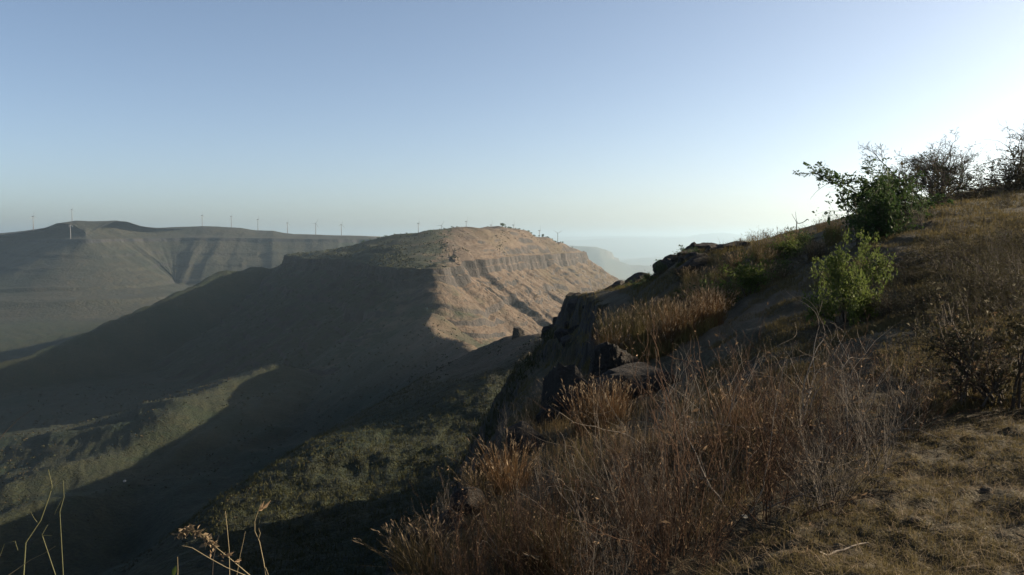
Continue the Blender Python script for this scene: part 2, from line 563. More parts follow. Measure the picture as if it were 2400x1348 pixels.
cap_rbf = RBF(capn[:, :2] / 400.0, capn[:, 2], 1e-3)
cx, cy = c1[:, 0].copy(), c1[:, 1].copy()
out_n = -nrm_in
# which side is outside?
ctr = np.array([-80.0, 1250.0])
if ((np.stack([cx, cy], 1) - ctr) * out_n).sum(1).mean() < 0:
    out_n = -out_n
wav = 8 * fbm(q0 / 80.0, q0 * 0 + 1.5, 3, 1101) + 4.5 * fbm(q0 / 19.0, q0 * 0, 3, 105)
cx += out_n[:, 0] * wav; cy += out_n[:, 1] * wav
spine = np.array([(-80, 960), (-75, 1100), (-70, 1250), (-80, 1450), (-100, 1700)], float)
tt = np.clip((cy - 800) / 900.0, 0, 1)
sx = np.interp(tt, np.linspace(0, 1, 5), spine[:, 0]); sy = np.interp(tt, np.linspace(0, 1, 5), spine[:, 1])
rows = []; prof = []
cap_t = np.concatenate([[1.0, 0.93, 0.86, 0.79, 0.72, 0.65, 0.585, 0.525, 0.47, 0.42], np.linspace(0.375, 0.0, 42)])
for t in cap_t:
    x = cx + (sx - cx) * t; y = cy + (sy - cy) * t
    z = cap_rbf(np.stack([x, y], 1) / 400.0)
    dis = np.hypot(x - cx, y - cy)
    z = z + sstep(2, 40, dis) * (1.2 * fbm(x * 0.03, y * 0.03, 4, 110) - 2.2 * (0.75 - ridged(x * 0.022 + y * 0.006, y * 0.016, 3, 112)))
    z = z + 1.7 * np.tanh(3 * np.sin((z + 14 + 2.5 * noise2(x * 0.02, y * 0.02, 119)) * 0.62)) * sstep(3, 14, dis) * (1 - sstep(35, 75, dis)) * sstep(-0.3, 0.4, noise2(q0 / 70.0, q0 * 0, 118))   # minor lava-flow steps
    zr = c1[:, 2] + 0.8 * fbm(q0 / 14.0, q0 * 0 + 7, 3, 120)
    z = np.where(dis < 8, zr + (z - zr) * sstep(0, 8, dis), z)
    rows.append(np.stack([x, y, z], 1))
ds = np.concatenate([np.linspace(0.4, 6, 9), np.linspace(6.9, 130, 118), np.linspace(132, 250, 34)])
cliff_h = 14.5 + 7.5 * fbm(q0 / 55.0, q0 * 0 + 3, 4, 130) + 3.5 * sstep(950, 1300, cy) * (cx > -75) - 4.5 * np.exp(-((cy - 800) / 60.0) ** 2) * (cx > -75)
cliff_w = 5.0 + 9 * np.clip(noise2(q0 / 45.0, q0 * 0 + 8, 132), 0, 1) + 7 * np.exp(-((cy - 800) / 60.0) ** 2) * (cx > -75)
cliff2 = np.clip(4.5 + 6.0 * fbm(q0 / 60.0, q0 * 0 + 9, 3, 140), 0, 9)
for d in ds:
    colmn = (3.0 * ridged(q0 / 14.0, q0 * 0 + d * 0.02, 3, 150) + 4.0 * noise2(q0 / 33.0, q0 * 0 + 5, 152) + 0.8 * np.round(2 * noise2(q0 / 4.0, q0 * 0 + math.floor(d / 1.6) * 3.7, 151)) / 2) * np.exp(-d / 16.0)
    gul_p = ridged(q0 / 21.0 + 0.35 * noise2(q0 / 40.0, q0 * 0 + d / 60.0, 160), q0 * 0 + d / 260.0, 3, 162)
    gul = (gul_p - 0.72) * np.minimum(1.2 + d * 0.05, 4.5) * sstep(3, 14, d)
    gul = np.maximum(gul, -0.30 * np.minimum(1.2 + d * 0.05, 4.5))
    gul = gul + (ridged(q0 / 7.5 + 0.5 * noise2(q0 / 15.0, q0 * 0 + d / 30.0, 164), q0 * 0 + d / 70.0, 2, 166) - 0.7) * 4.6 * sstep(8, 24, d)
    off = d + colmn + gul * 0.55
    x = cx + out_n[:, 0] * off; y = cy + out_n[:, 1] * off
    drop = cliff_h * (0.6 * sstep(0, 0.4 * cliff_w, d) + 0.4 * sstep(0.55 * cliff_w, cliff_w, d)) + 0.61 * np.maximum(d - 3, 0)
    dd2 = 38 + 9 * fbm(q0 / 45.0, q0 * 0 + 2, 3, 170)
    drop = drop + cliff2 * sstep(0, 3.0, d - dd2) - 0.05 * np.maximum(d - 90, 0)
    drop = drop + 4.5 * np.clip(noise2(q0 / 40.0, q0 * 0 + 22, 175), 0, 1) * sstep(0, 3.0, d - dd2 * 1.9)
    for j_, (d0_, h0_) in enumerate(((15, 3.0), (24, 2.6), (52, 3.6), (64, 2.8), (82, 3.4), (100, 3.0), (122, 3.2), (148, 3.0))):
        pres = np.clip(0.25 + 1.1 * fbm(q0 / 38.0, q0 * 0 + 31 + j_ * 3.3, 3, 190 + j_), 0, 1.2)
        jit = 4.0 * fbm(q0 / 22.0, q0 * 0 + 57 + j_ * 2.1, 3, 200 + j_)
        drop = drop + 1.5 * h0_ * pres * (sstep(0, 1.6, d - d0_ - jit) - 0.8 * np.clip((d - d0_ - jit + 8) / 16.0, 0, 1))
    z = c1[:, 2] - drop + gul * 0.75 + 0.7 * fbm(x * 0.09, y * 0.09, 3, 180) * sstep(4, 12, d) + 0.3 * fbm(q0 / 5.0, q0 * 0 + d / 8.0, 3, 182)
    rows.append(np.stack([x, y, z], 1))
R = np.stack(rows)
mv = R.reshape(-1, 3)
mf = grid_faces(R.shape[0], R.shape[1])
a, b_, c_ = mv[mf[:, 0]], mv[mf[:, 1]], mv[mf[:, 3]]
if np.cross(b_ - a, c_ - a)[:, 2].mean() < 0:
    mf = mf[:, ::-1]
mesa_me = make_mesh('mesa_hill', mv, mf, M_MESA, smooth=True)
# bushy green cover, also painting the shaded left flank and left cap darker
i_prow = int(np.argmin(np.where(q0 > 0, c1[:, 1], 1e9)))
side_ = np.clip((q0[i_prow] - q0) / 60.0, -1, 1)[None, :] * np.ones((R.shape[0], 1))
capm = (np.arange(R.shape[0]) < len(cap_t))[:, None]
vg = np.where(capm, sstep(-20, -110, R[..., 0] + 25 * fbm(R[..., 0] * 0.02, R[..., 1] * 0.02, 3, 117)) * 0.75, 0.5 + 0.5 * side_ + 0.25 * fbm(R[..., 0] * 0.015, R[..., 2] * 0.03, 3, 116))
add_attr(mesa_me, 'veg_shade', vg.ravel())
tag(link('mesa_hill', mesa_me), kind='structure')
MESA_ROWS = R


# the long ridge with the wind turbines
ridge_px = [(-700, 3000), (-400, 2850), (-150, 2780), (0, 2700), (90, 2560), (150, 2440), (200, 2420), (250, 2480), (310, 2580), (420, 2660), (520, 2670), (620, 2690), (730, 2730), (820, 2760), (900, 2800), (1010, 2900), (1150, 3050)]
rp = [(PX(px, yy), yy, P(px, 561 - 4 * math.exp(-((px - 480) / 200.0) ** 2), yy)[2]) for px, yy in ridge_px]
s0, c0 = catmull(rp, 0)
q0, c1 = resample(c0, lambda p: 4.8, s0)
out_n = offset_normals(c1, 31)
if (out_n[:, 1]).mean() > 0:
    out_n = -out_n
wav = 16 * fbm(q0 / 160.0, q0 * 0 + 1.5, 3, 201) + 5 * fbm(q0 / 40.0, q0 * 0, 3, 205)
cx = c1[:, 0] + out_n[:, 0] * wav; cy = c1[:, 1] + out_n[:, 1] * wav
pxs = 1200 + F * cx / cy
CREST_PX = [-500, 0, 60, 110, 135, 180, 225, 275, 300, 335, 370, 430, 475, 520, 565, 600, 640, 665, 700, 760, 820, 860, 900, 1000]
CREST_PY = [552, 547, 541, 534, 524, 517.5, 519, 517.5, 520, 531, 534, 532, 530, 531.5, 534, 540, 541, 546, 550, 551, 552.5, 553, 560, 566]
rows = []
IN = 190.0
ts = np.concatenate([np.array([900.0, 760.0, 620.0, 480, 360, 280, 235, 210]), np.linspace(200, 0, 34)])
for d in ts:
    x = cx - out_n[:, 0] * d; y = cy - out_n[:, 1] * d + 0.0
    pv_ = 1200 + F * x / y
    cp_ = np.interp(pv_, CREST_PX, CREST_PY)
    zc = (558 - cp_) / F * y
    f = sstep(-0.12, 1.0, np.minimum(d, IN) / IN) * 1.0
    f = (f - sstep(-0.12, 1.0, 0)) / (1 - sstep(-0.12, 1.0, 0))
    z = c1[:, 2] + (zc - c1[:, 2]) * f - 0.03 * np.maximum(d - IN, 0)
    z = z - 0.0
    z = z + sstep(4, 60, d) * (1.6 * fbm(x * 0.012, y * 0.012, 4, 210) + 0.6 * fbm(x * 0.07, y * 0.07, 2, 214)) * (0.4 if d >= 150 else 1)
    rows.append(np.stack([x, y, z], 1))
ds = np.concatenate([np.linspace(1.5, 12, 6), np.linspace(15, 330, 80), np.linspace(338, 900, 44)])
ch = 8 + 4 * fbm(q0 / 200.0, q0 * 0 + 3, 2, 230)
for d in ds:
    gp = ridged(q0 / 60.0 + 0.3 * noise2(q0 / 120.0, q0 * 0 + d / 200.0, 260), q0 * 0 + d / 700.0, 3, 262)
    gul = (gp - 0.72) * min(3 + d * 0.03, 7) * float(sstep(8, 40, d))
    big = 32 * noise2(q0 / 420.0, q0 * 0 + 0.4, 270) * float(sstep(60, 420, d))
    big = big + 130 * np.exp(-((pxs - 195) / 55.0) ** 2) * float(sstep(30, 300, d)) + 60 * np.exp(-((pxs - 640) / 60.0) ** 2) * float(sstep(30, 300, d))
    off = d + gul * 0.5 + big
    x = cx + out_n[:, 0] * off; y = cy + out_n[:, 1] * off
    bd = 205 + 40 * noise2(q0 / 300.0, q0 * 0 + 5, 280)
    drop = ch * sstep(0, 9, d) + np.interp(d, [0, 10, 200, 260, 330, 420, 520, 700, 900], [0, 4, 108, 122, 128, 150, 160, 182, 205])
    drop = drop + 7 * sstep(0, 8, d - bd) + 5 * sstep(0, 8, d - bd - 130)
    b2 = 70 + 14 * noise2(q0 / 150.0, q0 * 0 + 15, 282)
    drop = drop + (4 + 3 * noise2(q0 / 110.0, q0 * 0, 283)) * sstep(0, 6, d - b2) + (4 + 3 * noise2(q0 / 130.0, q0 * 0, 284)) * sstep(0, 6, d - b2 - 60) - 0.035 * np.clip(d - 20, 0, 200)
    z = c1[:, 2] - drop + gul * 0.75 + 3.0 * fbm(x * 0.012, y * 0.012, 4, 290) * float(sstep(10, 60, d)) + 6 * fbm(x * 0.006, y * 0.006, 2, 295) * float(sstep(200, 350, d))
    rows.append(np.stack([x, y, z], 1))
R = np.stack(rows)
mv = R.reshape(-1, 3); mf = grid_faces(R.shape[0], R.shape[1])
a, b_, c_ = mv[mf[:, 0]], mv[mf[:, 1]], mv[mf[:, 3]]
if np.cross(b_ - a, c_ - a)[:, 2].mean() < 0:
    mf = mf[:, ::-1]
tag(link('ridge', make_mesh('ridge', mv, mf, M_RIDGE, smooth=True)), kind='structure')
RIDGE_ROWS = R

# far plateau, far hills and the plain: one sheet that runs to the horizon
FP = [(700, 20, 4300), (900, 6, 3900), (981, 8, 3600), (1035, -6, 3600), (1093, 10, 3600), (1151, -4, 3600), (1203, -4, 3600), (1264, -29, 3650), (1307, -38, 3700)]
far1 = np.array([(PX(p, yy), yy, z) for p, z, yy in FP] + [(PX(1330, 3760), 3760, -75), (PX(1400, 3850), 3850, -190)])
far5 = np.array([P(1150, 568, 10961), P(1250, 571, 10618), P(1300, 574, 10277), P(1345, 577, 10047), P(1365, 579, 9934), P(1383, 585, 9819), P(1405, 593, 9706), P(1432, 605, 9706), P(1480, 622, 9706)])
far2 = np.array([P(1300, 604, 15080), P(1420, 608, 14820), P(1480, 610, 14950), P(1540, 608, 15210), P(1600, 604, 15600), P(1700, 600, 16120), P(1900, 598, 16900), P(2600, 590, 18200)])
far3 = np.array([P(600, 566, 26737), P(1250, 566, 24954), P(1330, 563, 24954), P(1420, 560, 24954), P(1500, 556, 25846), P(1560, 561, 25846), P(1620, 556, 26737), P(1655, 548, 26737), P(1690, 544, 26737), P(1730, 550, 27628), P(1800, 556, 28519), P(2100, 552, 30302), P(2600, 556, 32084)])
far4 = np.array([P(-600, 562, 31000), P(400, 560, 31000), P(1200, 557, 31000), P(1450, 553, 32000), P(1600, 554, 32000), P(1800, 549, 33000), P(2200, 553, 33000), P(2900, 556, 33000)])
rs = np.exp(np.linspace(math.log(2300), math.log(40000), 160))
th = np.concatenate([np.linspace(-75, -15, 60, endpoint=False), np.linspace(-15, 20, 240), np.linspace(20, 75, 56)[1:]])
TH, RS = np.meshgrid(np.radians(th), rs)
X, Y = RS * np.sin(TH), RS * np.cos(TH)
Z = np.full(X.shape, -470.0) + 10 * fbm(X * 0.0008, Y * 0.0008, 3, 300)
for (c, sl, pl, seed) in ((far1, 0.45, 60, 310), (far5, 0.30, 60, 350), (far2, 0.10, 100, 320), (far3, 0.12, 200, 330), (far4, 0.10, 300, 340)):
    d, v, par, side = poly_dist(X, Y, c[:, :2], c[:, 2])
    k = 0.0012 if sl > 0.25 else 0.0005
    d = d + d * 0.4 * noise2(X * k * 0.6, Y * k * 0.6, seed)
    back = side < 0
    h = v - np.where(back, 0.02 * d + 0.4 * np.maximum(d - (250 if sl > 0.25 else 1200), 0), sl * np.maximum(d - 4, 0)) + (2.0 if sl > 0.25 else 9.0) * fbm(X / (250.0 if sl > 0.25 else 1500.0), Y / (700.0 if sl > 0.25 else 4000.0), 3, seed + 3)
    Z = np.maximum(Z, h)
Z = np.where(RS < 2700, np.minimum(Z, -300), Z)
me = make_mesh('distant_hills', np.stack([X, Y, Z], -1).reshape(-1, 3), grid_faces(*X.shape), M_FAR, smooth=True)
tag(link('distant_hills', me), kind='structure')
# the low plain beyond and below everything, out to the horizon
a = np.linspace(0, 2 * pi, 97)[:-1]
pv = [(0, 0, -500.0)] + [(43000 * cos(t), 43000 * sin(t), -500.0) for t in a]
pf = np.array([(0, 1 + i, 1 + (i + 1) % 96) for i in range(96)])
tag(link('plain', make_mesh('plain', np.array(pv), pf, M_FAR)), kind='structure')

# ------------------------------------------------------------------ haze
if HAZE_DENSITY > 0:
    hm = bpy.data.materials.new('haze_air'); hm.use_nodes = True
    nt = hm.node_tree
    for n in list(nt.nodes):
        if n.type != 'OUTPUT_MATERIAL': nt.nodes.remove(n)
    pvn = nt.nodes.new('ShaderNodeVolumePrincipled')
    pvn.inputs['Color'].default_value = (0.45, 0.595, 0.70, 1)
    pvn.inputs['Density'].default_value = HAZE_DENSITY
    pvn.inputs['Anisotropy'].default_value = 0.58
    nt.links.new(pvn.outputs[0], nt.nodes['Material Output'].inputs['Volume'])
    hx, z0, z1 = 44000.0, -506.0, 240.0
    hv = np.array([(sx_ * hx, sy_ * hx, zz) for zz in (z0, z1) for sx_, sy_ in ((-1, -1), (1, -1), (1, 1), (-1, 1))])
    hf = np.array([(3, 2, 1, 0), (4, 5, 6, 7), (0, 1, 5, 4), (1, 2, 6, 5), (2, 3, 7, 6), (3, 0, 4, 7)])
    tag(link('haze', make_mesh('haze', hv, hf, hm)), kind='stuff')
# ------------------------------------------------------------------ plant building blocks
def frame_of(d):
    d = d / (np.linalg.norm(d) + 1e-9)
    a = np.array([0, 0, 1.0]) if abs(d[2]) < 0.9 else np.array([1.0, 0, 0])
    n = np.cross(d, a); n /= np.linalg.norm(n)
    return n, np.cross(d, n)


class Tubes:
    def __init__(self):
        self.v, self.f, self.n = [], [], 0

    def add(self, pts, rad, sides=3):
        pts = np.asarray(pts, float); m = len(pts)
        n, b = frame_of(pts[-1] - pts[0])
        ang = np.arange(sides) * (2 * pi / sides)
        ring = np.cos(ang)[:, None] * n + np.sin(ang)[:, None] * b
        v = pts[:, None, :] + np.asarray(rad, float)[:, None, None] * ring[None]
        self.v.append(v.reshape(-1, 3))
        i = np.arange(m - 1)[:, None] * sides; k = np.arange(sides)[None, :]; k2 = (k + 1) % sides
        self.f.append(np.stack([i + k, i + k2, i + sides + k2, i + sides + k], -1).reshape(-1, 4) + self.n)
        self.n += m * sides

    def mesh(self, name, mat):
        return make_mesh(name, np.concatenate(self.v), np.concatenate(self.f), mat, smooth=True)


def limb(rng, p, d, L, segs, wig, up):
    """A crooked line from p along d."""
    pts = [np.array(p, float)]; d = np.array(d, float)
    for k in range(segs):
        d = d + rng.normal(0, wig, 3) + np.array([0, 0, up])
        d /= np.linalg.norm(d)
        pts.append(pts[-1] + d * (L / segs))
    return np.array(pts), d


def branch_dir(rng, d, ang):
    n, b = frame_of(d)
    a = rng.uniform(0, 2 * pi)
    return d * cos(ang) + (n * cos(a) + b * sin(a)) * sin(ang)


def grow(rng, tb, p, d, L, r, lev, spec, tips):
    """spec: list per level of dict(n, seg, wig, up, ang, lr, rr, t0)."""
    s = spec[lev]
    pts, dend = limb(rng, p, d, L, s['seg'], s['wig'], s['up'])
    rad = np.linspace(r, r * s.get('taper', 0.45), len(pts))
    tb.add(pts, rad, s.get('sides', 3))
    if lev + 1 >= len(spec):
        tips.append((pts, lev))
        return
    nx = spec[lev + 1]
    n = int(rng.poisson(nx['n'])) if nx['n'] > 3 else nx['n']
    for k in range(n):
        t = rng.uniform(nx.get('t0', 0.3), 1.0) if k else 1.0
        f = t * (len(pts) - 1); i = min(int(f), len(pts) - 2)
        q = pts[i] + (pts[i + 1] - pts[i]) * (f - i)
        dd = pts[i + 1] - pts[i]; dd = dd / np.linalg.norm(dd)
        nd = branch_dir(rng, dd, abs(rng.normal(nx['ang'], 0.2)) * (0.5 if k == 0 else 1))
        if nx.get('flat'):
            nd[2] *= nx['flat']; nd /= np.linalg.norm(nd)
        grow(rng, tb, q, nd, L * nx['lr'] * rng.uniform(0.6, 1.15), max(r * nx['rr'] * (1 - 0.4 * t), nx.get('rmin', 0.0011)), lev + 1, spec, tips)


def leaves_at(rng, pos, dirs, size, aspect=0.45, droop=0.3, sizevar=0.35):
    """Folded leaf blades (two triangles each) at positions, loosely along dirs."""
    n = len(pos)
    d = dirs + rng.normal(0, 0.7, (n, 3)); d[:, 2] -= droop
    d /= np.linalg.norm(d, axis=1)[:, None] + 1e-9
    a = rng.normal(0, 1, (n, 3)); w = np.cross(d, a); w /= np.linalg.norm(w, axis=1)[:, None] + 1e-9
    nn = np.cross(d, w)
    L = (size * np.exp(rng.normal(0, sizevar, n)))[:, None]
    mid = pos + d * L * 0.5 + nn * L * 0.10
    v = np.stack([pos, mid + w * L * aspect * 0.5, pos + d * L, mid - w * L * aspect * 0.5], 1)
    return v.reshape(-1, 3), np.arange(n * 4).reshape(n, 4)


def leaf_points(rng, tips, per, spread, lo=0.15):
    pos, dr = [], []
    for pts, lev in tips:
        n = rng.poisson(per)
        if n == 0: continue
        t = rng.uniform(lo, 1.0, n) * (len(pts) - 1)
        i = np.minimum(t.astype(int), len(pts) - 2)
        q = pts[i] + (pts[i + 1] - pts[i]) * (t - i)[:, None]
        pos.append(q + rng.normal(0, spread, (n, 3)))
        dr.append(pts[i + 1] - pts[i])
    if not pos:
        return np.zeros((0, 3)), np.zeros((0, 3))
    pos = np.concatenate(pos); dr = np.concatenate(dr)
    return pos, dr / (np.linalg.norm(dr, axis=1)[:, None] + 1e-9)


def plant_mat(name, ca, cb, transl=0.0, rough=0.8):
    m, nt, b = new_mat(name)
    geo = N(nt, 'ShaderNodeNewGeometry')
    oi = N(nt, 'ShaderNodeObjectInfo')
    r = mathn(nt, 'ADD', mathn(nt, 'MULTIPLY', geo.outputs['Random Per Island'], 0.75), mathn(nt, 'MULTIPLY', oi.outputs['Random'], 0.25))
    c = mixc(nt, r, ca, cb)
    nt.links.new(c, b.inputs['Base Color'])
    b.inputs['Roughness'].default_value = max(rough, 0.65)
    b.inputs['Specular IOR Level'].default_value = 0.06
    if transl > 0:
        tr = N(nt, 'ShaderNodeBsdfTranslucent')
        nt.links.new(c, tr.inputs['Color'])
        mx = N(nt, 'ShaderNodeMixShader'); mx.inputs[0].default_value = transl
        nt.links.new(b.outputs[0], mx.inputs[1]); nt.links.new(tr.outputs[0], mx.inputs[2])
        nt.links.new(mx.outputs[0], nt.nodes['Material Output'].inputs['Surface'])
    return m


M_TWIG_RUST = plant_mat('rust_twig', (0.030, 0.018, 0.011), (0.078, 0.045, 0.027))
M_TWIG_GREY = plant_mat('grey_twig', (0.030, 0.025, 0.020), (0.135, 0.118, 0.097))
M_BARK = plant_mat('dark_bark', (0.035, 0.029, 0.024), (0.065, 0.054, 0.044))
M_BARK_PALE = plant_mat('pale_bark', (0.12, 0.105, 0.085), (0.22, 0.19, 0.155))
M_LEAF_BRIGHT = plant_mat('bright_leaf', (0.046, 0.068, 0.016), (0.092, 0.116, 0.032), 0.35, 0.5)
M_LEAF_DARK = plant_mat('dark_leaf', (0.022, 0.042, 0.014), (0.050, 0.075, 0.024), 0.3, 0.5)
M_LEAF_GREY = plant_mat('grey_leaf', (0.06, 0.06, 0.035), (0.11, 0.105, 0.065), 0.25)
M_LEAF_DRY = plant_mat('dry_leaf', (0.07, 0.045, 0.025), (0.22, 0.155, 0.095), 0.25)
M_LEAF_SCRUB = plant_mat('scrub_leaf', (0.035, 0.034, 0.018), (0.065, 0.055, 0.030), 0.2)
M_GRASS_RUST = plant_mat('rust_grass', (0.058, 0.035, 0.016), (0.12, 0.070, 0.033), 0.22)
M_GRASS_TAN = plant_mat('tan_grass', (0.050, 0.038, 0.017), (0.115, 0.085, 0.042), 0.25)
M_GRASS_OLIVE = plant_mat('olive_grass', (0.062, 0.054, 0.019), (0.125, 0.098, 0.038), 0.3)
M_SEED = plant_mat('seed_head', (0.10, 0.075, 0.045), (0.22, 0.17, 0.115), 0.2)
M_SHORT = plant_mat('short_grass', (0.052, 0.045, 0.019), (0.125, 0.098, 0.046), 0.3)


def build_plant(tb, leaf, name_tb, mat_tb, mat_leaf, leaf_name='crown'):
    """Meshes of a plant: (part name, mesh)."""
    parts = [(name_tb, tb.mesh(name_tb, mat_tb))]
    if leaf is not None and len(leaf[0]):
        parts.append((leaf_name, make_mesh(leaf_name, leaf[0], leaf[1], mat_leaf)))
    return parts


def place(kind, parts, x, y, label, cat, group=None, rz=0.0, sc=1.0, sink=0.04, z=None, tilt=(0, 0)):
    o = bpy.data.objects.new(kind, None)
    col.objects.link(o)
    o.empty_display_size = 0.2
    zz = gz(x, y) if z is None else z
    o.location = (x, y, zz - sink)
    o.rotation_euler = (tilt[0], tilt[1], rz)
    o.scale = (sc, sc, sc) if not isinstance(sc, tuple) else sc
    tag(o, label, cat, group)
    for nm, me in parts:
        c = link(nm, me, o)
        if nm in ('crown', 'leaves', 'blades', 'seed_heads', 'branches'):
            c['kind'] = 'stuff'
    return o


# --- prototypes
def proto_twig_shrub(seed, h=1.25, nst=16, mat=M_TWIG_RUST, dry=True, splay=0.55, leafmat=None, per=0.55):
    rng = np.random.default_rng(seed)
    tb = Tubes(); tips = []
    spec = [dict(seg=7, wig=0.10, up=0.03, taper=0.3, sides=4), dict(n=7, seg=5, wig=0.16, up=0.03, ang=0.55, lr=0.42, rr=0.5, t0=0.25), dict(n=3, seg=3, wig=0.22, up=0.0, ang=0.7, lr=0.42, rr=0.6, t0=0.2)]
    for k in range(nst):
        a = rng.uniform(0, 2 * pi); s = abs(rng.normal(0, splay))
        d = np.array([cos(a) * sin(s), sin(a) * sin(s), cos(s)])
        grow(rng, tb, (cos(a) * 0.08, sin(a) * 0.08, -0.05), d, h * rng.uniform(0.55, 1.1), 0.0048 * rng.uniform(0.7, 1.4), 0, spec, tips)
    pos, dr = leaf_points(rng, tips, per, 0.006)
    lf = leaves_at(rng, pos, dr, 0.030, 0.35, 0.5) if len(pos) else None
    return build_plant(tb, lf, 'branches', mat, leafmat or M_LEAF_DRY, 'leaves')


def proto_grass_clump(seed, n=210, h=0.75, r=0.16, mat=M_GRASS_RUST, lean=0.16, heads=True, wid=0.0035):
    rng = np.random.default_rng(seed)
    a = rng.uniform(0, 2 * pi, n); rr = r * np.sqrt(rng.uniform(0, 1, n))
    base = np.stack([np.cos(a) * rr, np.sin(a) * rr, np.full(n, -0.05)], 1)
    L = h * rng.uniform(0.5, 1.1, n)
    ld = np.abs(rng.normal(0, lean, n)) + 0.35 * rr / r * lean
    la = a + rng.normal(0, 0.6, n)
    out = np.stack([np.cos(la), np.sin(la)], 1)
    segs = 4
    vs = []
    wdir = rng.uniform(0, 2 * pi, n)
    wv = np.stack([np.cos(wdir), np.sin(wdir), np.zeros(n)], 1)
    for k in range(segs + 1):
        t = k / segs
        c = base.copy()
        c[:, :2] += out * (ld * L * (0.4 * t + 0.9 * t * t))[:, None]
        c[:, 2] += L * (t - 0.25 * ld * t * t)
        w = (wid * (1 - 0.75 * t))
        vs += [c - wv * w, c + wv * w]
    V = np.stack(vs, 1)
    idx = np.arange(n)[:, None, None] * (2 * (segs + 1))
    q = np.array([[2 * k, 2 * k + 1, 2 * k + 3, 2 * k + 2] for k in range(segs)])[None]
    Fq = (idx + q).reshape(-1, 4)
    parts = [('blades', make_mesh('blades', V.reshape(-1, 3), Fq, mat))]
    if heads:
        sel = rng.random(n) < 0.4
        tip = V[sel][:, -1]; dr = V[sel][:, -1] - V[sel][:, -3]
        dr = dr / (np.linalg.norm(dr, axis=1)[:, None] + 1e-9)
        pos = np.concatenate([tip - dr * t for t in (0.0, 0.03, 0.06)])
        lv = leaves_at(rng, pos, np.concatenate([dr * 2.5] * 3), 0.045, 0.22, 0.0)
        parts.append(('seed_heads', make_mesh('seed_heads', lv[0], lv[1], M_SEED)))
    return parts


def proto_bush(seed, h, w, leafmat, barkmat=M_BARK, nst=9, per=7, lsize=0.05, levels=3, wig=0.16, ang=0.6, asp=0.5, spread=0.035, dome=True):
    """Leafy many-stemmed bush."""
    rng = np.random.default_rng(seed)
    tb = Tubes(); tips = []
    spec = [dict(seg=6, wig=0.12, up=0.03, taper=0.4, sides=5), dict(n=8, seg=5, wig=wig, up=0.02, ang=ang, lr=0.50, rr=0.5, t0=0.2), dict(n=5, seg=4, wig=wig, up=0.0, ang=0.7, lr=0.45, rr=0.5, t0=0.15)]
    if levels > 3:
        spec.append(dict(n=3, seg=3, wig=wig, up=0.0, ang=0.7, lr=0.5, rr=0.6, t0=0.2))
    for k in range(nst):
        a = rng.uniform(0, 2 * pi); s = min(abs(rng.normal(0, 0.6)), 1.2)
        d = np.array([cos(a) * sin(s) * w / h * 1.3, sin(a) * sin(s) * w / h * 1.3, cos(s)]); d /= np.linalg.norm(d)
        grow(rng, tb, (cos(a) * 0.1, sin(a) * 0.1, -0.1), d, 0.72 * h * rng.uniform(0.6, 1.05), 0.013 * h, 0, spec, tips)
    pos, dr = leaf_points(rng, tips, per, spread, 0.1)
    lf = leaves_at(rng, pos, dr, lsize, asp, 0.25)
    return build_plant(tb, lf, 'branches', barkmat, leafmat, 'crown')


def proto_thorn_tree(seed, h, w, mat=M_BARK, per=0.35, nl=7, flat=0.55, nst=4, leafmat=M_LEAF_GREY, fine=3, dense=6, rmin=0.0011):
    """Bare, flat-topped thorn tree with zigzag limbs and a haze of twigs."""
    rng = np.random.default_rng(seed)
    tb = Tubes(); tips = []
    spec = [dict(seg=5, wig=0.14, up=0.02, taper=0.6, sides=6),
            dict(n=nl, seg=6, wig=0.20, up=0.05, ang=0.75, lr=0.75, rr=0.62, t0=0.45, sides=5, flat=flat),
            dict(n=dense, seg=5, wig=0.26, up=0.03, ang=0.6, lr=0.5, rr=0.55, t0=0.2, sides=3, flat=0.8, rmin=rmin),
            dict(n=dense, seg=4, wig=0.30, up=0.02, ang=0.7, lr=0.42, rr=0.55, t0=0.15, sides=3, rmin=rmin),
            dict(n=fine, seg=2, wig=0.30, up=0.0, ang=0.8, lr=0.40, rr=0.7, t0=0.1, sides=3, rmin=rmin)]
    for k in range(nst):
        a = rng.uniform(0, 2 * pi) if nst > 1 else 0; s = rng.uniform(0.2, 0.75) if nst > 1 else 0.1
        d = np.array([cos(a) * sin(s) * w / h, sin(a) * sin(s) * w / h, cos(s)]); d /= np.linalg.norm(d)
        grow(rng, tb, (cos(a) * 0.08, sin(a) * 0.08, -0.15), d, h * 0.5 * rng.uniform(0.8, 1.1), 0.018 * h, 0, spec, tips)
    pos, dr = leaf_points(rng, tips, per, 0.012)
    lf = leaves_at(rng, pos, dr, 0.035, 0.6, 0.2) if len(pos) else None
    return build_plant(tb, lf, 'trunk', mat, leafmat, 'crown')


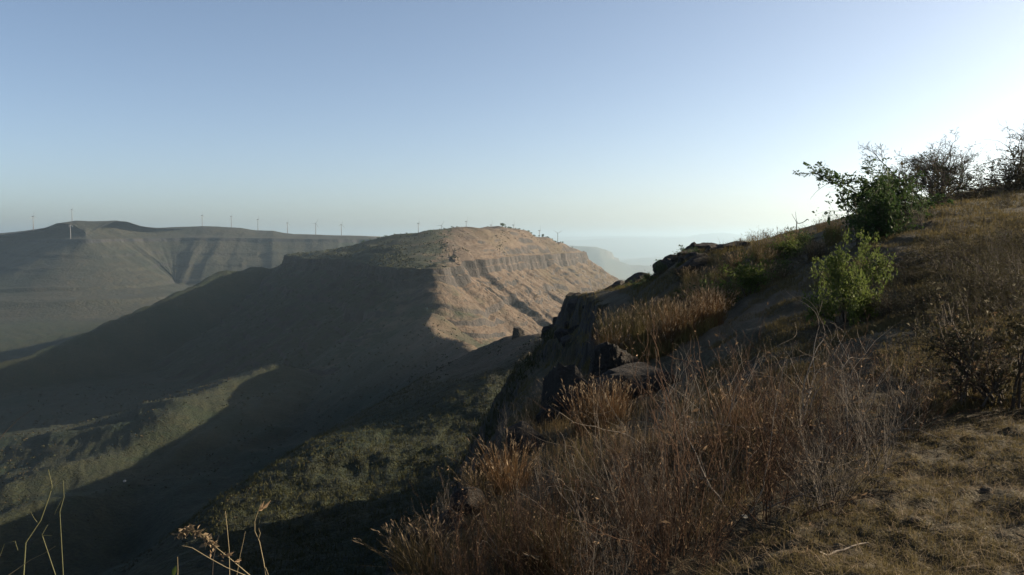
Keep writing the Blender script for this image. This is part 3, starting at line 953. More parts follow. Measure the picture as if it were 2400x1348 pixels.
def rock_mesh(seed, size, subdiv=4, nplanes=15, rough=0.05, mat=None, planes=None):
    """Angular boulder: a sphere pushed onto random cleavage planes, then chipped."""
    import bmesh
    rng = np.random.default_rng(seed)
    bm = bmesh.new(); bmesh.ops.create_icosphere(bm, subdivisions=subdiv, radius=1.0)
    v = np.array([q.co[:] for q in bm.verts]); f = np.array([[q.index for q in fc_.verts] for fc_ in bm.faces]); bm.free()
    n = rng.normal(0, 1, (nplanes, 3)); n[:, 2] *= 0.7; n /= np.linalg.norm(n, axis=1)[:, None]
    dd = rng.uniform(0.55, 0.95, nplanes)
    if planes is not None:
        n = np.array([p_[:3] for p_ in planes], float); dd = np.array([p_[3] for p_ in planes], float)
        n /= np.linalg.norm(n, axis=1)[:, None]
    c = v @ n.T
    rr = np.where(c > 0.05, dd / np.maximum(c, 0.05), 9.0).min(1)
    rr = np.minimum(rr, 1.15 if planes is None else 1.6)
    nz_ = -np.abs(noise2(v[:, 0] * 2.3 + seed, v[:, 1] * 2.3 + v[:, 2] * 3.7, seed)) * rough * 0.8 + noise2(v[:, 0] * 6 + seed, v[:, 1] * 6 - v[:, 2] * 5, seed + 1) * rough * 0.6 + noise2(v[:, 0] * 15, v[:, 1] * 15 + v[:, 2] * 13, seed + 2) * rough * 0.35
    v = v * (rr + nz_)[:, None] * np.asarray(size)
    return make_mesh('rock', v, f, mat or M_ROCK, smooth=False)


M_ROCK, _nt, _b = new_mat('basalt')
_g = N(_nt, 'ShaderNodeTexCoord')
_n1 = noise_node(_nt, _g.outputs['Object'], 3.0, 8, 0.7); _n2 = noise_node(_nt, _g.outputs['Object'], 18.0, 5, 0.7)
_c = mixc(_nt, ramp(_nt, _n1, [(0.35, 0.0), (0.7, 1.0)]), (0.010, 0.0095, 0.0088), (0.036, 0.031, 0.026))
_c = mixc(_nt, ramp(_nt, _n2, [(0.60, 0.0), (0.74, 0.5)]), _c, (0.055, 0.048, 0.036))
_nt.links.new(_c, _b.inputs['Base Color'])
_bp = N(_nt, 'ShaderNodeBump'); _bp.inputs['Strength'].default_value = 1.0; _bp.inputs['Distance'].default_value = 0.05
_nt.links.new(_n2, _bp.inputs['Height']); _nt.links.new(_bp.outputs[0], _b.inputs['Normal'])

M_CLOD = terrain_mat('clod_soil', (0.05, 0.038, 0.022), (0.075, 0.056, 0.032), (0.035, 0.027, 0.017), (0.03, 0.025, 0.02), (0.06, 0.048, 0.036), 3.0, 20.0, 90.0, 0.6, 0.01)
TWIG = [proto_twig_shrub(10 + k, h=[1.2, 1.0, 1.35, 1.1][k], nst=[16, 13, 18, 15][k]) for k in range(4)]
TWIGG = [proto_twig_shrub(30 + k, h=1.05, nst=11, mat=M_TWIG_GREY, splay=0.75, per=0.25) for k in range(3)]
CLUMP_R = [proto_grass_clump(50 + k, mat=M_GRASS_RUST, h=0.7, n=260, r=0.20) for k in range(3)]
CLUMP_T = [proto_grass_clump(60 + k, mat=M_GRASS_TAN, h=0.6, n=200, r=0.16, lean=0.22) for k in range(3)]
CLUMP_O = [proto_grass_clump(70 + k, mat=M_GRASS_OLIVE, h=0.9, n=220, r=0.25, lean=0.15) for k in range(2)]
BUSH_B = [proto_bush(80 + k, 1.0, 1.0, M_LEAF_BRIGHT, per=7, lsize=0.055) for k in range(2)]
BUSH_D = [proto_bush(90 + k, 1.0, 1.0, M_LEAF_DARK, per=7, lsize=0.055) for k in range(2)]
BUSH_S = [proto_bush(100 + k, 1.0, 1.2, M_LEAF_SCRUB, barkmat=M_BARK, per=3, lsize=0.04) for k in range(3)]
BARE_SHRUB = [proto_thorn_tree(110 + k, 1.0, 1.3, M_TWIG_GREY, per=0.1, nst=3, fine=2) for k in range(3)]
# ------------------------------------------------------------------ big plants on the hillside
def at(px, Y):
    return PX(px, Y), Y


# the bright green leafy bush
x, y = at(1985, 15.4)
place('leafy_bush', proto_bush(201, 1.75, 1.45, M_LEAF_BRIGHT, nst=12, per=6, lsize=0.07, levels=4, spread=0.05), x, y,
      'rounded bright yellow-green bush on the slope right of the sunlit crest strip', 'bush', rz=0.4, sc=(0.52, 0.52, 0.86))
# the dark leaved tree that leans out over the edge
rng = np.random.default_rng(212)
tb = Tubes(); tips = []
spec = [dict(seg=6, wig=0.10, up=0.0, taper=0.55, sides=6), dict(n=9, seg=6, wig=0.16, up=0.03, ang=0.65, lr=0.62, rr=0.55, t0=0.3, sides=4),
        dict(n=6, seg=4, wig=0.2, up=0.0, ang=0.7, lr=0.45, rr=0.55, t0=0.15), dict(n=4, seg=3, wig=0.22, up=-0.02, ang=0.7, lr=0.5, rr=0.6, t0=0.15)]
for d, L in (((-0.55, -0.1, 0.8), 1.5), ((0.25, 0.1, 1), 1.5), ((0.05, -0.2, 1), 1.45), ((-0.25, 0.2, 1), 1.5), ((0.6, 0.0, 0.75), 1.2), ((-0.3, -0.3, 0.5), 1.1), ((0.3, -0.4, 0.5), 1.0)):
    d = np.array(d); grow(rng, tb, (0, 0, -0.1), d / np.linalg.norm(d), L, 0.045, 0, spec, tips)
arm, dend = limb(rng, (-0.45, 0, 1.25), (-0.88, 0, 0.50), 1.95, 9, 0.07, -0.015)      # the long arm reaching out to the left
tb.add(arm, np.linspace(0.03, 0.012, len(arm)), 5)
for k in range(3, 10):
    q = arm[k]
    for j in range(3):
        d = branch_dir(rng, (arm[k] - arm[k - 1]) / np.linalg.norm(arm[k] - arm[k - 1]), 0.8)
        grow(rng, tb, q, d, 0.40, 0.008, 2, spec, tips)
drp, _ = limb(rng, arm[6], (-0.75, 0, -0.35), 0.95, 7, 0.06, -0.12); tb.add(drp, np.linspace(0.009, 0.003, len(drp)), 3)
drp2, _ = limb(rng, (-0.7, 0, 0.55), (-0.97, 0, 0.12), 1.15, 7, 0.08, -0.05); tb.add(drp2, np.linspace(0.010, 0.003, len(drp2)), 3)
pos, dr = leaf_points(rng, tips, 7, 0.04, 0.1)
x, y = at(2072, 28.0)
place('leafy_tree', build_plant(tb, leaves_at(rng, pos, dr, 0.085, 0.55, 0.3), 'trunk', M_BARK, M_LEAF_DARK), x, y,
      'dark green leafy tree with one long arm reaching out to the left over the skyline', 'tree', rz=0.0, sc=(1.12, 1.12, 0.84))
# two bare thorn trees on the skyline
x, y = at(2178, 34.0)
place('thorn_tree', proto_thorn_tree(221, 3.6, 5.6, M_BARK, per=1.3, nl=10, nst=6, dense=7, fine=2, rmin=0.0065, leafmat=M_LEAF_DARK, flat=0.4), x, y,
      'wide bare flat-topped thorn tree on the skyline behind the dark leafy tree', 'tree', rz=0.7)
x, y = at(2405, 36.0)
place('thorn_tree', proto_thorn_tree(222, 3.5, 4.8, M_BARK, per=1.3, nl=10, nst=6, dense=7, fine=2, rmin=0.0065, leafmat=M_LEAF_DARK, flat=0.4), x, y,
      'bare thorn tree on the skyline cut by the right edge, dark brush round its foot', 'tree', rz=2.1)
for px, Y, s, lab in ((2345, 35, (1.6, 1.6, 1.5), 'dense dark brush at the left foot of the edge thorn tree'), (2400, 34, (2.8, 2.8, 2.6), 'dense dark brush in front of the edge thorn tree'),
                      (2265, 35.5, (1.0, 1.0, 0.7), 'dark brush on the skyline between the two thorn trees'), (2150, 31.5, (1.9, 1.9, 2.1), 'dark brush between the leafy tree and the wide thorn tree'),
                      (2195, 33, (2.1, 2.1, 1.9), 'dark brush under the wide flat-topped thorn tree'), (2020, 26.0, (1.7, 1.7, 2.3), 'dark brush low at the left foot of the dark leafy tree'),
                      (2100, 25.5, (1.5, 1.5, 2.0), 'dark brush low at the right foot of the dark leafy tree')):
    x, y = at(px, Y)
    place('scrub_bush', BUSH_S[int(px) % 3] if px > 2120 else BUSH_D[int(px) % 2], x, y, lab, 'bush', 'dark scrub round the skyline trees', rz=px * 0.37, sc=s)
# dead snag with a forked arm
rng = np.random.default_rng(231); tb = Tubes(); tips = []
tb.add(*(lambda p: (p, np.linspace(0.055, 0.035, len(p))))(limb(rng, (0, 0, -0.1), (0.02, 0, 1), 1.05, 5, 0.03, 0)[0]), 6)
f1 = np.array([(0.02, 0, 0.92), (0.16, 0, 0.90), (0.36, 0.02, 0.94), (0.55, 0, 1.04), (0.72, 0, 1.18), (0.84, 0, 1.20)])
tb.add(f1, [0.035, 0.03, 0.028, 0.026, 0.04, 0.012], 5)
for pts in ([(0.0, 0, 0.9), (-0.12, 0, 1.15), (-0.30, 0, 1.42), (-0.38, 0, 1.6)], [(0.02, 0, 0.95), (-0.06, 0.02, 1.3), (-0.12, 0, 1.75)], [(0.8, 0, 1.2), (0.86, 0, 1.08)], [(0, 0, 0.85), (-0.05, 0, 1.0), (0.03, 0, 1.06)]):
    tb.add(np.array(pts), np.linspace(0.022, 0.008, len(pts)), 4)
x, y = at(1866, 48.5)
place('dead_tree', build_plant(tb, None, 'trunk', M_BARK, None), x, y, 'small dead snag with one forked crooked arm standing on the skyline', 'tree', sc=0.78)
# bare pale shrubs on the skyline left of the snag
for k, (px, Y, s, lab) in enumerate(((1775, 51, 1.05, 'pale bare shrub on the skyline halfway between the snag and the dark rocks'), (1745, 53, 0.9, 'low pale bare shrub on the skyline nearest above the dark rocks'),
                        (1718, 55, 0.7, 'tiny bare sapling on the skyline at the end of the dark rocks'), (1812, 49.5, 1.1, 'pale bare shrub with upright twigs just left of the snag'),
                        (1835, 49, 0.9, 'low bent bare shrub touching the left foot of the snag'), (1895, 47, 0.7, 'low bare shrub just right of the snag'), (1935, 45.5, 0.75, 'low dark bare shrub where the skyline meets the leafy tree'))):
    x, y = at(px, Y)
    place('bare_shrub', BARE_SHRUB[k % 3], x, y, lab, 'shrub', 'bare shrubs along the skyline', rz=k * 1.3, sc=s * 1.1)
# thin bare sapling in the lit grass, and others on the right slope
for k, (px, Y, s, lab) in enumerate(((2168, 24.5, 1.1, 'thin bare sapling standing in the sunlit grass right of the leafy tree'), (2258, 22, 0.8, 'small bare sapling on the grassy bank under the thorn trees'),
                                     (2345, 20, 0.9, 'small bare sapling on the grassy bank near the right edge'), (2085, 15.0, 0.75, 'bare stick shrub right behind the bright green bush'))):
    x, y = at(px, Y)
    place('bare_sapling', BARE_SHRUB[(k + 1) % 3], x, y, lab, 'sapling', 'bare saplings on the grassy bank', rz=k * 2.1 + 0.5, sc=(s * 0.75, s * 0.75, s))

# shrubs along the left shoulder
for k, (px, Y, kind, s, lab) in enumerate((
        (1758, 27.5, 'B', (1.65, 1.65, 1.35), 'drooping bright green shrub above the sunlit crest strip'),
        (1690, 31.0, 'D', (1.5, 1.5, 1.1), 'dull green shrub left of the drooping bright green shrub'),
        (1850, 37.0, 'B', (1.7, 1.7, 1.0), 'pale green shrub below the snag'),
        (1800, 40.0, 'S', (1.4, 1.4, 0.9), 'olive brown scrub under the pale bare skyline shrubs'),
        (1655, 27.0, 'B', (1.0, 1.0, 1.15), 'small yellow-green shrub in the rust grass'),
        (1955, 34.0, 'B', (1.0, 1.0, 0.9), 'light green shrub at the left foot of the dark leafy tree'),
        (1610, 36.0, 'S', (1.2, 1.2, 0.8), 'brown scrub below the dark skyline rocks'),
        (1720, 43.0, 'S', (1.5, 1.5, 0.9), 'dull scrub right under the dark skyline rocks'),
        (1905, 31.0, 'S', (1.1, 1.1, 0.9), 'brown scrub in the hollow above the sunlit crest strip'),
        (1830, 30.0, 'S', (1.0, 1.0, 0.9), 'low brown scrub in the hollow right of the drooping bright shrub'),
        (1700, 26.5, 'D', (0.9, 0.9, 0.8), 'low dark green shrub under the drooping bright green shrub'),
        (1815, 33.0, 'B', (1.2, 1.2, 0.9), 'low green shrub right of the drooping bright green shrub'),
        (1720, 36.0, 'B', (1.3, 1.3, 0.9), 'green shrub above the drooping bright green shrub'),
        (1640, 38.0, 'D', (1.4, 1.4, 0.9), 'dark green shrub under the skyline rocks on the left shoulder'),
        (1880, 40.0, 'D', (1.4, 1.4, 0.9), 'dark green shrub on the slope under the snag'),
        (1560, 62.0, 'D', (1.3, 1.3, 0.9), 'small dark bush on the rim left of the dark skyline rocks'),
        (1520, 88.0, 'D', (1.6, 1.6, 1.2), 'small dark bush on the rim behind the cliff platform'),
        (1470, 108.0, 'D', (1.9, 1.9, 1.5), 'tiny bush at the right end of the cliff platform'),
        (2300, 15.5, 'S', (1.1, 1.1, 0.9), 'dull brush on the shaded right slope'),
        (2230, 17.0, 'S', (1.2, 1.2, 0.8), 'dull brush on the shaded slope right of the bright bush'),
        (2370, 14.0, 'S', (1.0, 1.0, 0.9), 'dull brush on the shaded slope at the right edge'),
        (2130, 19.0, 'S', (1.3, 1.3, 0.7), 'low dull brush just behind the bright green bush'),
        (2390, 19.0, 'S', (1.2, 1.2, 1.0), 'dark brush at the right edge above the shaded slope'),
        (2350, 27.0, 'S', (1.0, 1.0, 0.6), 'low brown brush on the bank below the edge thorn tree'))):
    x, y = at(px, Y)
    pr = {'B': BUSH_B, 'D': BUSH_D, 'S': BUSH_S}[kind]
    nm = {'B': 'green_shrub', 'D': 'dark_shrub', 'S': 'scrub_bush'}[kind]
    place(nm, pr[k % len(pr)], x, y, lab, 'shrub', 'shrubs scattered over the hillside', rz=k * 1.7, sc=s)

rng = np.random.default_rng(260)
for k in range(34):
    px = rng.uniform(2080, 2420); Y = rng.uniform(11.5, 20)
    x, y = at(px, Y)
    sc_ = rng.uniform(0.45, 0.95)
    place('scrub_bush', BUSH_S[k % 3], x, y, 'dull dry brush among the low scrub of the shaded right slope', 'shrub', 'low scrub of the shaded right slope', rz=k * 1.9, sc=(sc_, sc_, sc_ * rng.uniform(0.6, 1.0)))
# right edge: leafy dark shrub and pale dry one
x, y = at(2395, 8.0)
place('dark_shrub', proto_bush(251, 1.35, 1.0, M_LEAF_SCRUB, nst=12, per=2.0, lsize=0.045, levels=4), x, y, 'tall dark twiggy shrub at the right edge beside the brown thicket', 'shrub')
x, y = at(2290, 8.2)
place('pale_shrub', proto_bush(252, 1.1, 0.9, M_LEAF_DRY, barkmat=M_TWIG_GREY, nst=9, per=1.2, lsize=0.035, levels=3), x, y, 'sparse shrub with pale dry leaves left of the dark edge shrub', 'shrub')

# ------------------------------------------------------------------ rocks
M_PALE_STONE, _nt, _b = new_mat('pale_stone')
_g = N(_nt, 'ShaderNodeTexCoord')
_nt.links.new(mixc(_nt, noise_node(_nt, _g.outputs['Object'], 2.0, 5, 0.6), (0.30, 0.28, 0.25), (0.5, 0.47, 0.42)), _b.inputs['Base Color'])
def rock(px, Y, size, seed, label, group=None, dz=0.0, rz=0.0, tilt=(0, 0), subdiv=4, name='rock', nplanes=15, xy=None, mat=None):
    x, y = at(px, Y) if xy is None else xy
    o = link(name, rock_mesh(seed, size, subdiv, nplanes, mat=mat))
    o.location = (x, y, gz(x, y) + dz); o.rotation_euler = (tilt[0], tilt[1], rz)
    tag(o, label, 'rock', group)
    return o


x, y = at(1437, 18.6)
o = link('rock', rock_mesh(301, 1.0, 5, rough=0.045, planes=((-1, 0, 0.13, .46), (-0.2, .35, 1, .54), (.36, .42, .85, .36), (.9, 0.1, .45, .58), (.1, -1, .12, .42), (-.6, -.8, .2, .44), (.55, -.8, .3, .45), (0, 1, .1, .5), (0, 0, -1, .8), (-.4, .5, .85, .58))))
o.location = (x, y, gz(x, y) + 0.36)
tag(o, 'big dark pointed boulder on the rim in front of the rust grass', 'rock')
G = 'dark rocks along the near rim'
for k, (px, Y, size, dz, lab) in enumerate((
        (1475, 15.8, (1.6, 0.8, 0.85), -0.05, 'broad flat black rock below the pointed boulder'),
        (1350, 16.8, (0.5, 0.4, 0.3), 0.05, 'small dark ledge rock left of the pointed boulder'),
        (1345, 14.4, (0.8, 0.6, 0.85), 0.0, 'upright dark rock behind the tall orange grass'),
        (1290, 13.8, (0.3, 0.3, 0.25), 0.05, 'low rock on the rim left of the tall orange grass'),
        (1225, 12.0, (0.34, 0.35, 0.3), 0.05, 'rounded rock with a dark hollow on the rim'),
        (1165, 10.8, (0.22, 0.3, 0.2), 0.0, 'low rock on the rim beside the rusty clump'),
        (1105, 9.6, (0.22, 0.25, 0.2), 0.05, 'pale broken rock on the rim above the lowest ledge'),
        (1060, 8.9, (0.2, 0.25, 0.22), 0.0, 'dark rock below the pale broken rock'),
        (940, 7.6, (0.28, 0.3, 0.2), 0.05, 'lowest rock ledge at the bottom of the rim'),
        (1010, 8.2, (0.2, 0.25, 0.25), 0.0, 'dark rock just above the lowest ledge'))):
    rock(px, Y, size, 310 + k, lab, G, dz, rz=k * 0.9, tilt=(-0.45, 0), subdiv=4)
G = 'black rocks of the skyline outcrop'
for k, (px, Y, size, dz, lab) in enumerate((
        (1622, 60, (1.1, 1.2, 0.9), -0.1, 'highest black rock at the left end of the skyline outcrop'),
        (1655, 59, (1.2, 1.0, 0.6), 0.0, 'flat topped black rock second from the left of the skyline outcrop'),
        (1692, 57, (1.2, 1.0, 0.55), 0.0, 'black rock in the middle of the skyline outcrop'),
        (1735, 55, (1.1, 1.0, 0.4), -0.05, 'low black rock at the right end of the skyline outcrop'),
        (1598, 63, (1.0, 1.0, 0.9), -0.4, 'black rock stepping down below the left end of the skyline outcrop'),
        (1580, 67, (1.0, 1.0, 0.8), -0.3, 'black rock on the lower step of the skyline outcrop'),
        (1562, 72, (0.9, 0.9, 0.7), -0.2, 'lowest black rock of the skyline outcrop'),
        (1640, 57, (1.3, 1.0, 0.8), -0.9, 'black rock face under the highest rock of the outcrop'),
        (1600, 60, (1.2, 1.0, 0.9), -1.0, 'black rock face under the left steps of the outcrop'))):
    rock(px, Y, size, 330 + k, lab, G, dz, rz=k * 1.1)
rng = np.random.default_rng(345)
G = 'dark blocks of the near cliff'
for k in range(30):
    t = rng.uniform(0, 1)
    i = 14 + t * 3.4
    bx = np.interp(i, np.arange(len(RIM)), RIM[:, 0]); by = np.interp(i, np.arange(len(RIM)), RIM[:, 1])
    s_ = rng.uniform(0.5, 1.5)
    bx -= rng.uniform(-0.6, 3.0); by += rng.uniform(-1.5, 1.5)
    rock(0, 0, (s_ * 1.2, s_, s_ * rng.uniform(0.6, 1.1)), 400 + k, 'angular black block standing out of the near cliff', G, -0.25 * s_, rz=k * 1.3, subdiv=3, xy=(bx, by))
for k in range(34):
    px = rng.uniform(1440, 1640); Y = np.interp(px, [1440, 1500, 1560, 1640], [108, 98, 74, 58]) + rng.uniform(-9, 2)
    s_ = rng.uniform(0.5, 1.5)
    x, y = at(px, Y)
    rock(0, 0, (s_ * 1.3, s_, s_ * rng.uniform(0.5, 0.9)), 500 + k, 'black rock in the broken crags between the cliff platform and the skyline outcrop', 'rocks of the broken crags', -0.12 * s_, rz=k * 1.7, subdiv=3, xy=(x, y))
for k in range(22):
    px = rng.uniform(1450, 1660); Y = np.interp(px, [1450, 1500, 1560, 1660], [95, 80, 66, 52]) + rng.uniform(-14, 0)
    x, y = at(px, Y)
    sc_ = rng.uniform(0.5, 1.2)
    place('scrub_bush', (BUSH_S + BUSH_D)[k % 5], x, y, 'dark brush on the slope below the broken crags', 'shrub', 'brush below the broken crags', rz=k * 1.9, sc=(sc_ * 1.3, sc_ * 1.3, sc_ * 0.8))
for k in range(16):
    px = rng.uniform(1570, 1760); Y = np.interp(px, [1570, 1620, 1760], [68, 60, 54]) + rng.uniform(-3, 1)
    s_ = rng.uniform(0.35, 0.8)
    x, y = at(px, Y)
    rock(0, 0, (s_ * 1.2, s_, s_ * 0.7), 440 + k, 'small black stone lying among the skyline outcrop rocks', 'stones of the skyline outcrop', -0.1, rz=k, subdiv=3, xy=(x, y))
qx, qy = at(1214, 292)
o = link('rock', rock_mesh(350, 3.4, 4, rough=0.06, planes=((-1, .1, .12, .52), (.9, .2, .25, .62), (.1, -.1, 1, .62), (-.3, -1, .15, .5), (.5, -.9, .2, .52), (.2, 1, .1, .6), (0, 0, -1, .9), (.5, 0, .85, .64))))
o.location = (qx, qy, gz(qx, qy) + 1.2)
tag(o, 'blocky rock pinnacle standing on the neck between the two hills', 'rock')
G = 'stones on the near grass'
for k, (px, Y, s) in enumerate(((2160, 5.0, 0.030), (2255, 5.15, 0.034), (1985, 4.75, 0.04), (2375, 4.6, 0.028), (2060, 4.75, 0.035), (2330, 5.6, 0.04))):
    rock(px, Y, (s * 1.3, s, s * 0.7), 360 + k, ('small dark stone half sunk in the cropped grass', 'dark clod in the cropped grass right of the small stone', 'rough clod at the edge of the brown thicket',
         'small stone near the right edge of the cropped grass', 'twiggy clod between the thicket and the cropped grass', 'dark stone at the top of the cropped grass')[k], G, -0.004, rz=k, subdiv=3, mat=M_CLOD)

q = P(293, 1130, 423)
o = rock(0, 0, (1.0, 0.9, 0.8), 470, 'pale stone alone on the crest of the lower rib in the valley', None, 0.3, subdiv=3, xy=(q[0], q[1]), mat=M_PALE_STONE)
# ------------------------------------------------------------------ dry grass clumps
for k, (px, Y, pr, s, lab) in enumerate((
        (1352, 18.3, CLUMP_R, (1.5, 1.5, 1.0), 'bright orange grass lit on the rim left of the pointed boulder'),
        (1320, 17.4, CLUMP_R, (0.9, 0.9, 0.8), 'small orange grass tuft left of the bright orange grass'),
        (1385, 12.2, CLUMP_R, (1.3, 1.1, 1.1), 'tall rust grass standing before the upright dark rock'),
        (1430, 12.0, CLUMP_R, (1.2, 1.0, 1.1), 'rust grass right of the tall rust grass'),
        (1192, 10.0, CLUMP_R, (1.1, 1.1, 0.9), 'rusty red grass clump low on the rim'),
        (1262, 14.2, CLUMP_T, (1.3, 1.3, 0.8), 'straw coloured grass on the rim rock'),
        (1120, 10.4, CLUMP_T, (1.0, 1.0, 0.7), 'straw tuft on the rim below the rusty clump'),
        (960, 7.2, CLUMP_T, (1.0, 1.0, 0.7), 'straw tuft beside the lowest ledge'),
        (1010, 6.6, CLUMP_T, (1.2, 1.2, 0.8), 'straw tuft at the bottom of the rim'))):
    x, y = at(px, Y)
    place('grass_clump', pr[k % len(pr)], x, y, lab, 'grass', 'dry grass clumps on the rim', rz=k * 1.9, sc=s)
rng = np.random.default_rng(401)
for k in range(46):
    px = rng.uniform(1430, 1680); Y = rng.uniform(20.5, 34)
    x, y = at(px, Y)
    place('grass_clump', (CLUMP_R + CLUMP_R + CLUMP_O)[k % 8], x, y, 'rust coloured grass clump in the dry grass belt behind the pointed boulder', 'grass', 'rust grass belt on the left shoulder', rz=k, sc=rng.uniform(1.0, 1.7))
for k in range(26):
    px = rng.uniform(1600, 1960); Y = rng.uniform(26, 46)
    x, y = at(px, Y)
    place('grass_clump', (CLUMP_O + CLUMP_T)[k % 5], x, y, 'olive dry grass clump among the shrubs above the sunlit crest strip', 'grass', 'olive grass among the shoulder shrubs', rz=k, sc=rng.uniform(1.0, 1.6))

# ------------------------------------------------------------------ the brown thicket
big = ((1690, 6.6, 'R', 0.95, 'tallest rust brown twig shrub in the middle of the thicket'), (1560, 8.0, 'G', 0.95, 'grey branched shrub at the left end of the thicket below the boulder'),
       (1830, 7.8, 'G', 0.85, 'grey branched shrub in the thicket below the bright green bush'), (1990, 7.4, 'R', 0.8, 'rust brown twig shrub in the thicket left of the pale shrub'),
       (1500, 6.0, 'G', 0.95, 'grey twig shrub low at the left front of the thicket'), (2140, 7.4, 'R', 0.8, 'brown twig shrub at the right end of the thicket'),
       (1600, 5.3, 'R', 0.85, 'rust twig shrub at the very front of the thicket'), (1800, 5.6, 'R', 0.85, 'rust twig shrub at the front right of the thicket beside the cropped grass'))
for k, (px, Y, t, s, lab) in enumerate(big):
    x, y = at(px, Y)
    pr = TWIG if t == 'R' else TWIGG
    place('twig_shrub', pr[k % len(pr)], x, y, lab, 'shrub', 'twig shrubs of the brown thicket', rz=k * 0.77, sc=s)
for k in range(42):
    t = rng.random()
    Y = rng.uniform(4.7, 9.2)
    lo = np.interp(Y, [5.2, 7, 9, 10.5], [1330, 1440, 1510, 1600]); hi = np.interp(Y, [4.6, 5.0, 5.6, 6.3, 7.2, 9, 10.5], [1850, 1900, 1980, 2100, 2250, 2330, 2250])
    x, y = at(rng.uniform(lo, hi), Y)
    if rng.random() < 0.62:
        place('twig_shrub', TWIG[k % 4], x, y, 'rust brown leafless shrub tangled into the thicket', 'shrub', 'tangled shrubs of the brown thicket', rz=k * 2.3, sc=rng.uniform(0.4, 0.74) * (0.9 if Y < 6.2 else 1))
    else:
        place('twig_shrub', TWIGG[k % 3], x, y, 'grey leafless shrub tangled into the thicket', 'shrub', 'tangled grey shrubs of the brown thicket', rz=k * 2.3, sc=rng.uniform(0.45, 0.85) * (0.9 if Y < 6.2 else 1))
for k in range(18):
    Y = rng.uniform(5.2, 9.5)
    lo = np.interp(Y, [5.2, 7, 9.5], [1100, 1180, 1380])
    x, y = at(rng.uniform(lo, lo + 420), Y)
    place('grass_clump', (CLUMP_T + CLUMP_R + CLUMP_O)[k % 8], x, y, 'dry grass clump among the weeds at the front of the rim', 'grass', 'grass clumps among the front weeds', rz=k, sc=rng.uniform(0.45, 0.75))
for k in range(26):
    Y = rng.uniform(4.9, 9.0)
    lo = np.interp(Y, [4.9, 7, 9], [900, 1060, 1230])
    x, y = at(rng.uniform(lo, lo + 480), Y)
    place('twig_shrub', (TWIGG + TWIG)[k % 7], x, y, 'small wiry weed shrub among the dry grass at the front of the rim', 'shrub', 'wiry weeds at the front of the rim', rz=k * 1.1, sc=rng.uniform(0.35, 0.6))
# sparse shrubs of long pale dead branches reaching out of the thicket
def proto_branches(seed, h, nst):
    rng_ = np.random.default_rng(seed); tb_ = Tubes(); tips_ = []
    sp = [dict(seg=9, wig=0.17, up=-0.01, taper=0.35, sides=5), dict(n=4, seg=6, wig=0.2, up=0.03, ang=0.6, lr=0.5, rr=0.55, t0=0.3, sides=4), dict(n=2, seg=4, wig=0.25, up=0.0, ang=0.7, lr=0.45, rr=0.6, t0=0.3)]
    for k_ in range(nst):
        a_ = rng_.uniform(0, 2 * pi); s_ = rng_.uniform(0.35, 1.0)
        grow(rng_, tb_, (0, 0, -0.05), np.array([cos(a_) * sin(s_), sin(a_) * sin(s_), cos(s_)]), h * rng_.uniform(0.7, 1.1), 0.0075, 0, sp, tips_)
    return build_plant(tb_, None, 'branches', M_BARK_PALE, None)


for k, (px, Y, h_, lab) in enumerate(((1545, 9.2, 1.3, 'pale dead branches arching out left of the thicket toward the dark rocks'), (1665, 8.6, 1.2, 'pale dead branches rising from the back of the thicket'),
                                      (1885, 8.0, 1.15, 'pale dead branches sticking up behind the grey shrub below the bright bush'), (1985, 7.0, 0.95, 'short pale dead branches near the right end of the thicket'),
                                      (1745, 6.0, 0.9, 'pale dead branches at the heart of the thicket'), (1420, 6.6, 0.8, 'low pale dead branches among the front weeds'), (1270, 6.4, 0.7, 'small pale dead branches among the straw tufts'))):
    x, y = at(px, Y)
    place('dead_shrub', proto_branches(480 + k, h_, 5 if k < 4 else 4), x, y, lab, 'shrub', 'pale dead branches in the thicket', rz=k * 1.3)
# bare twig fringe hanging over the rim
for k, (px, Y, s) in enumerate(((1140, 11.6, 0.55), (1180, 11.9, 0.6), (1095, 10.6, 0.5), (1060, 9.6, 0.5), (1240, 13.2, 0.5), (1300, 16.0, 0.55), (1000, 8.6, 0.45), (1040, 9.0, 0.5))):
    x, y = at(px, Y)
    place('twig_shrub', TWIGG[k % 3], x, y, 'small grey wiry shrub leaning out over the near rim', 'shrub', 'wiry shrubs leaning over the rim', rz=k * 1.1, sc=s, tilt=(0, -0.4))

# ------------------------------------------------------------------ stalks poking up from below at the left
def stalk(name, pts3, rad, mat, label, extra=None, cat='stalk', group=None, part='stem'):
    pts3 = np.array(pts3, float); base = pts3[0].copy()
    o = bpy.data.objects.new(name, None); col.objects.link(o); o.location = base
    tag(o, label, cat, group)
    tb = Tubes(); tb.add(pts3 - base, rad, 5)
    if extra:
        for e, r in extra:
            e = np.array(e, float) - base; tb.add(e, r, 4)
    link(part, tb.mesh(part, mat), o)
    return o, base


def pp(Y, *pts):
    return np.array([P(a, b, Y + (c if len(t) > 2 else 0)) for t in pts for a, b, c in [t if len(t) > 2 else (*t, 0)]])


G = 'dry stalks in the bottom left corner'
M_STALK = plant_mat('pale_stalk', (0.115, 0.095, 0.058), (0.19, 0.16, 0.10), 0.1)
M_STALK_G = plant_mat('green_stalk', (0.060, 0.066, 0.034), (0.10, 0.10, 0.055), 0.1)


def rooted(Y, p0, drop=1.0):
    """Continue a stalk down to the ground below the frame."""
    q = np.array(P(*p0, Y))
    g = gz(q[0], q[1])
    return [np.array([q[0] * 1.0, q[1], min(g, q[2] - 0.05)])]


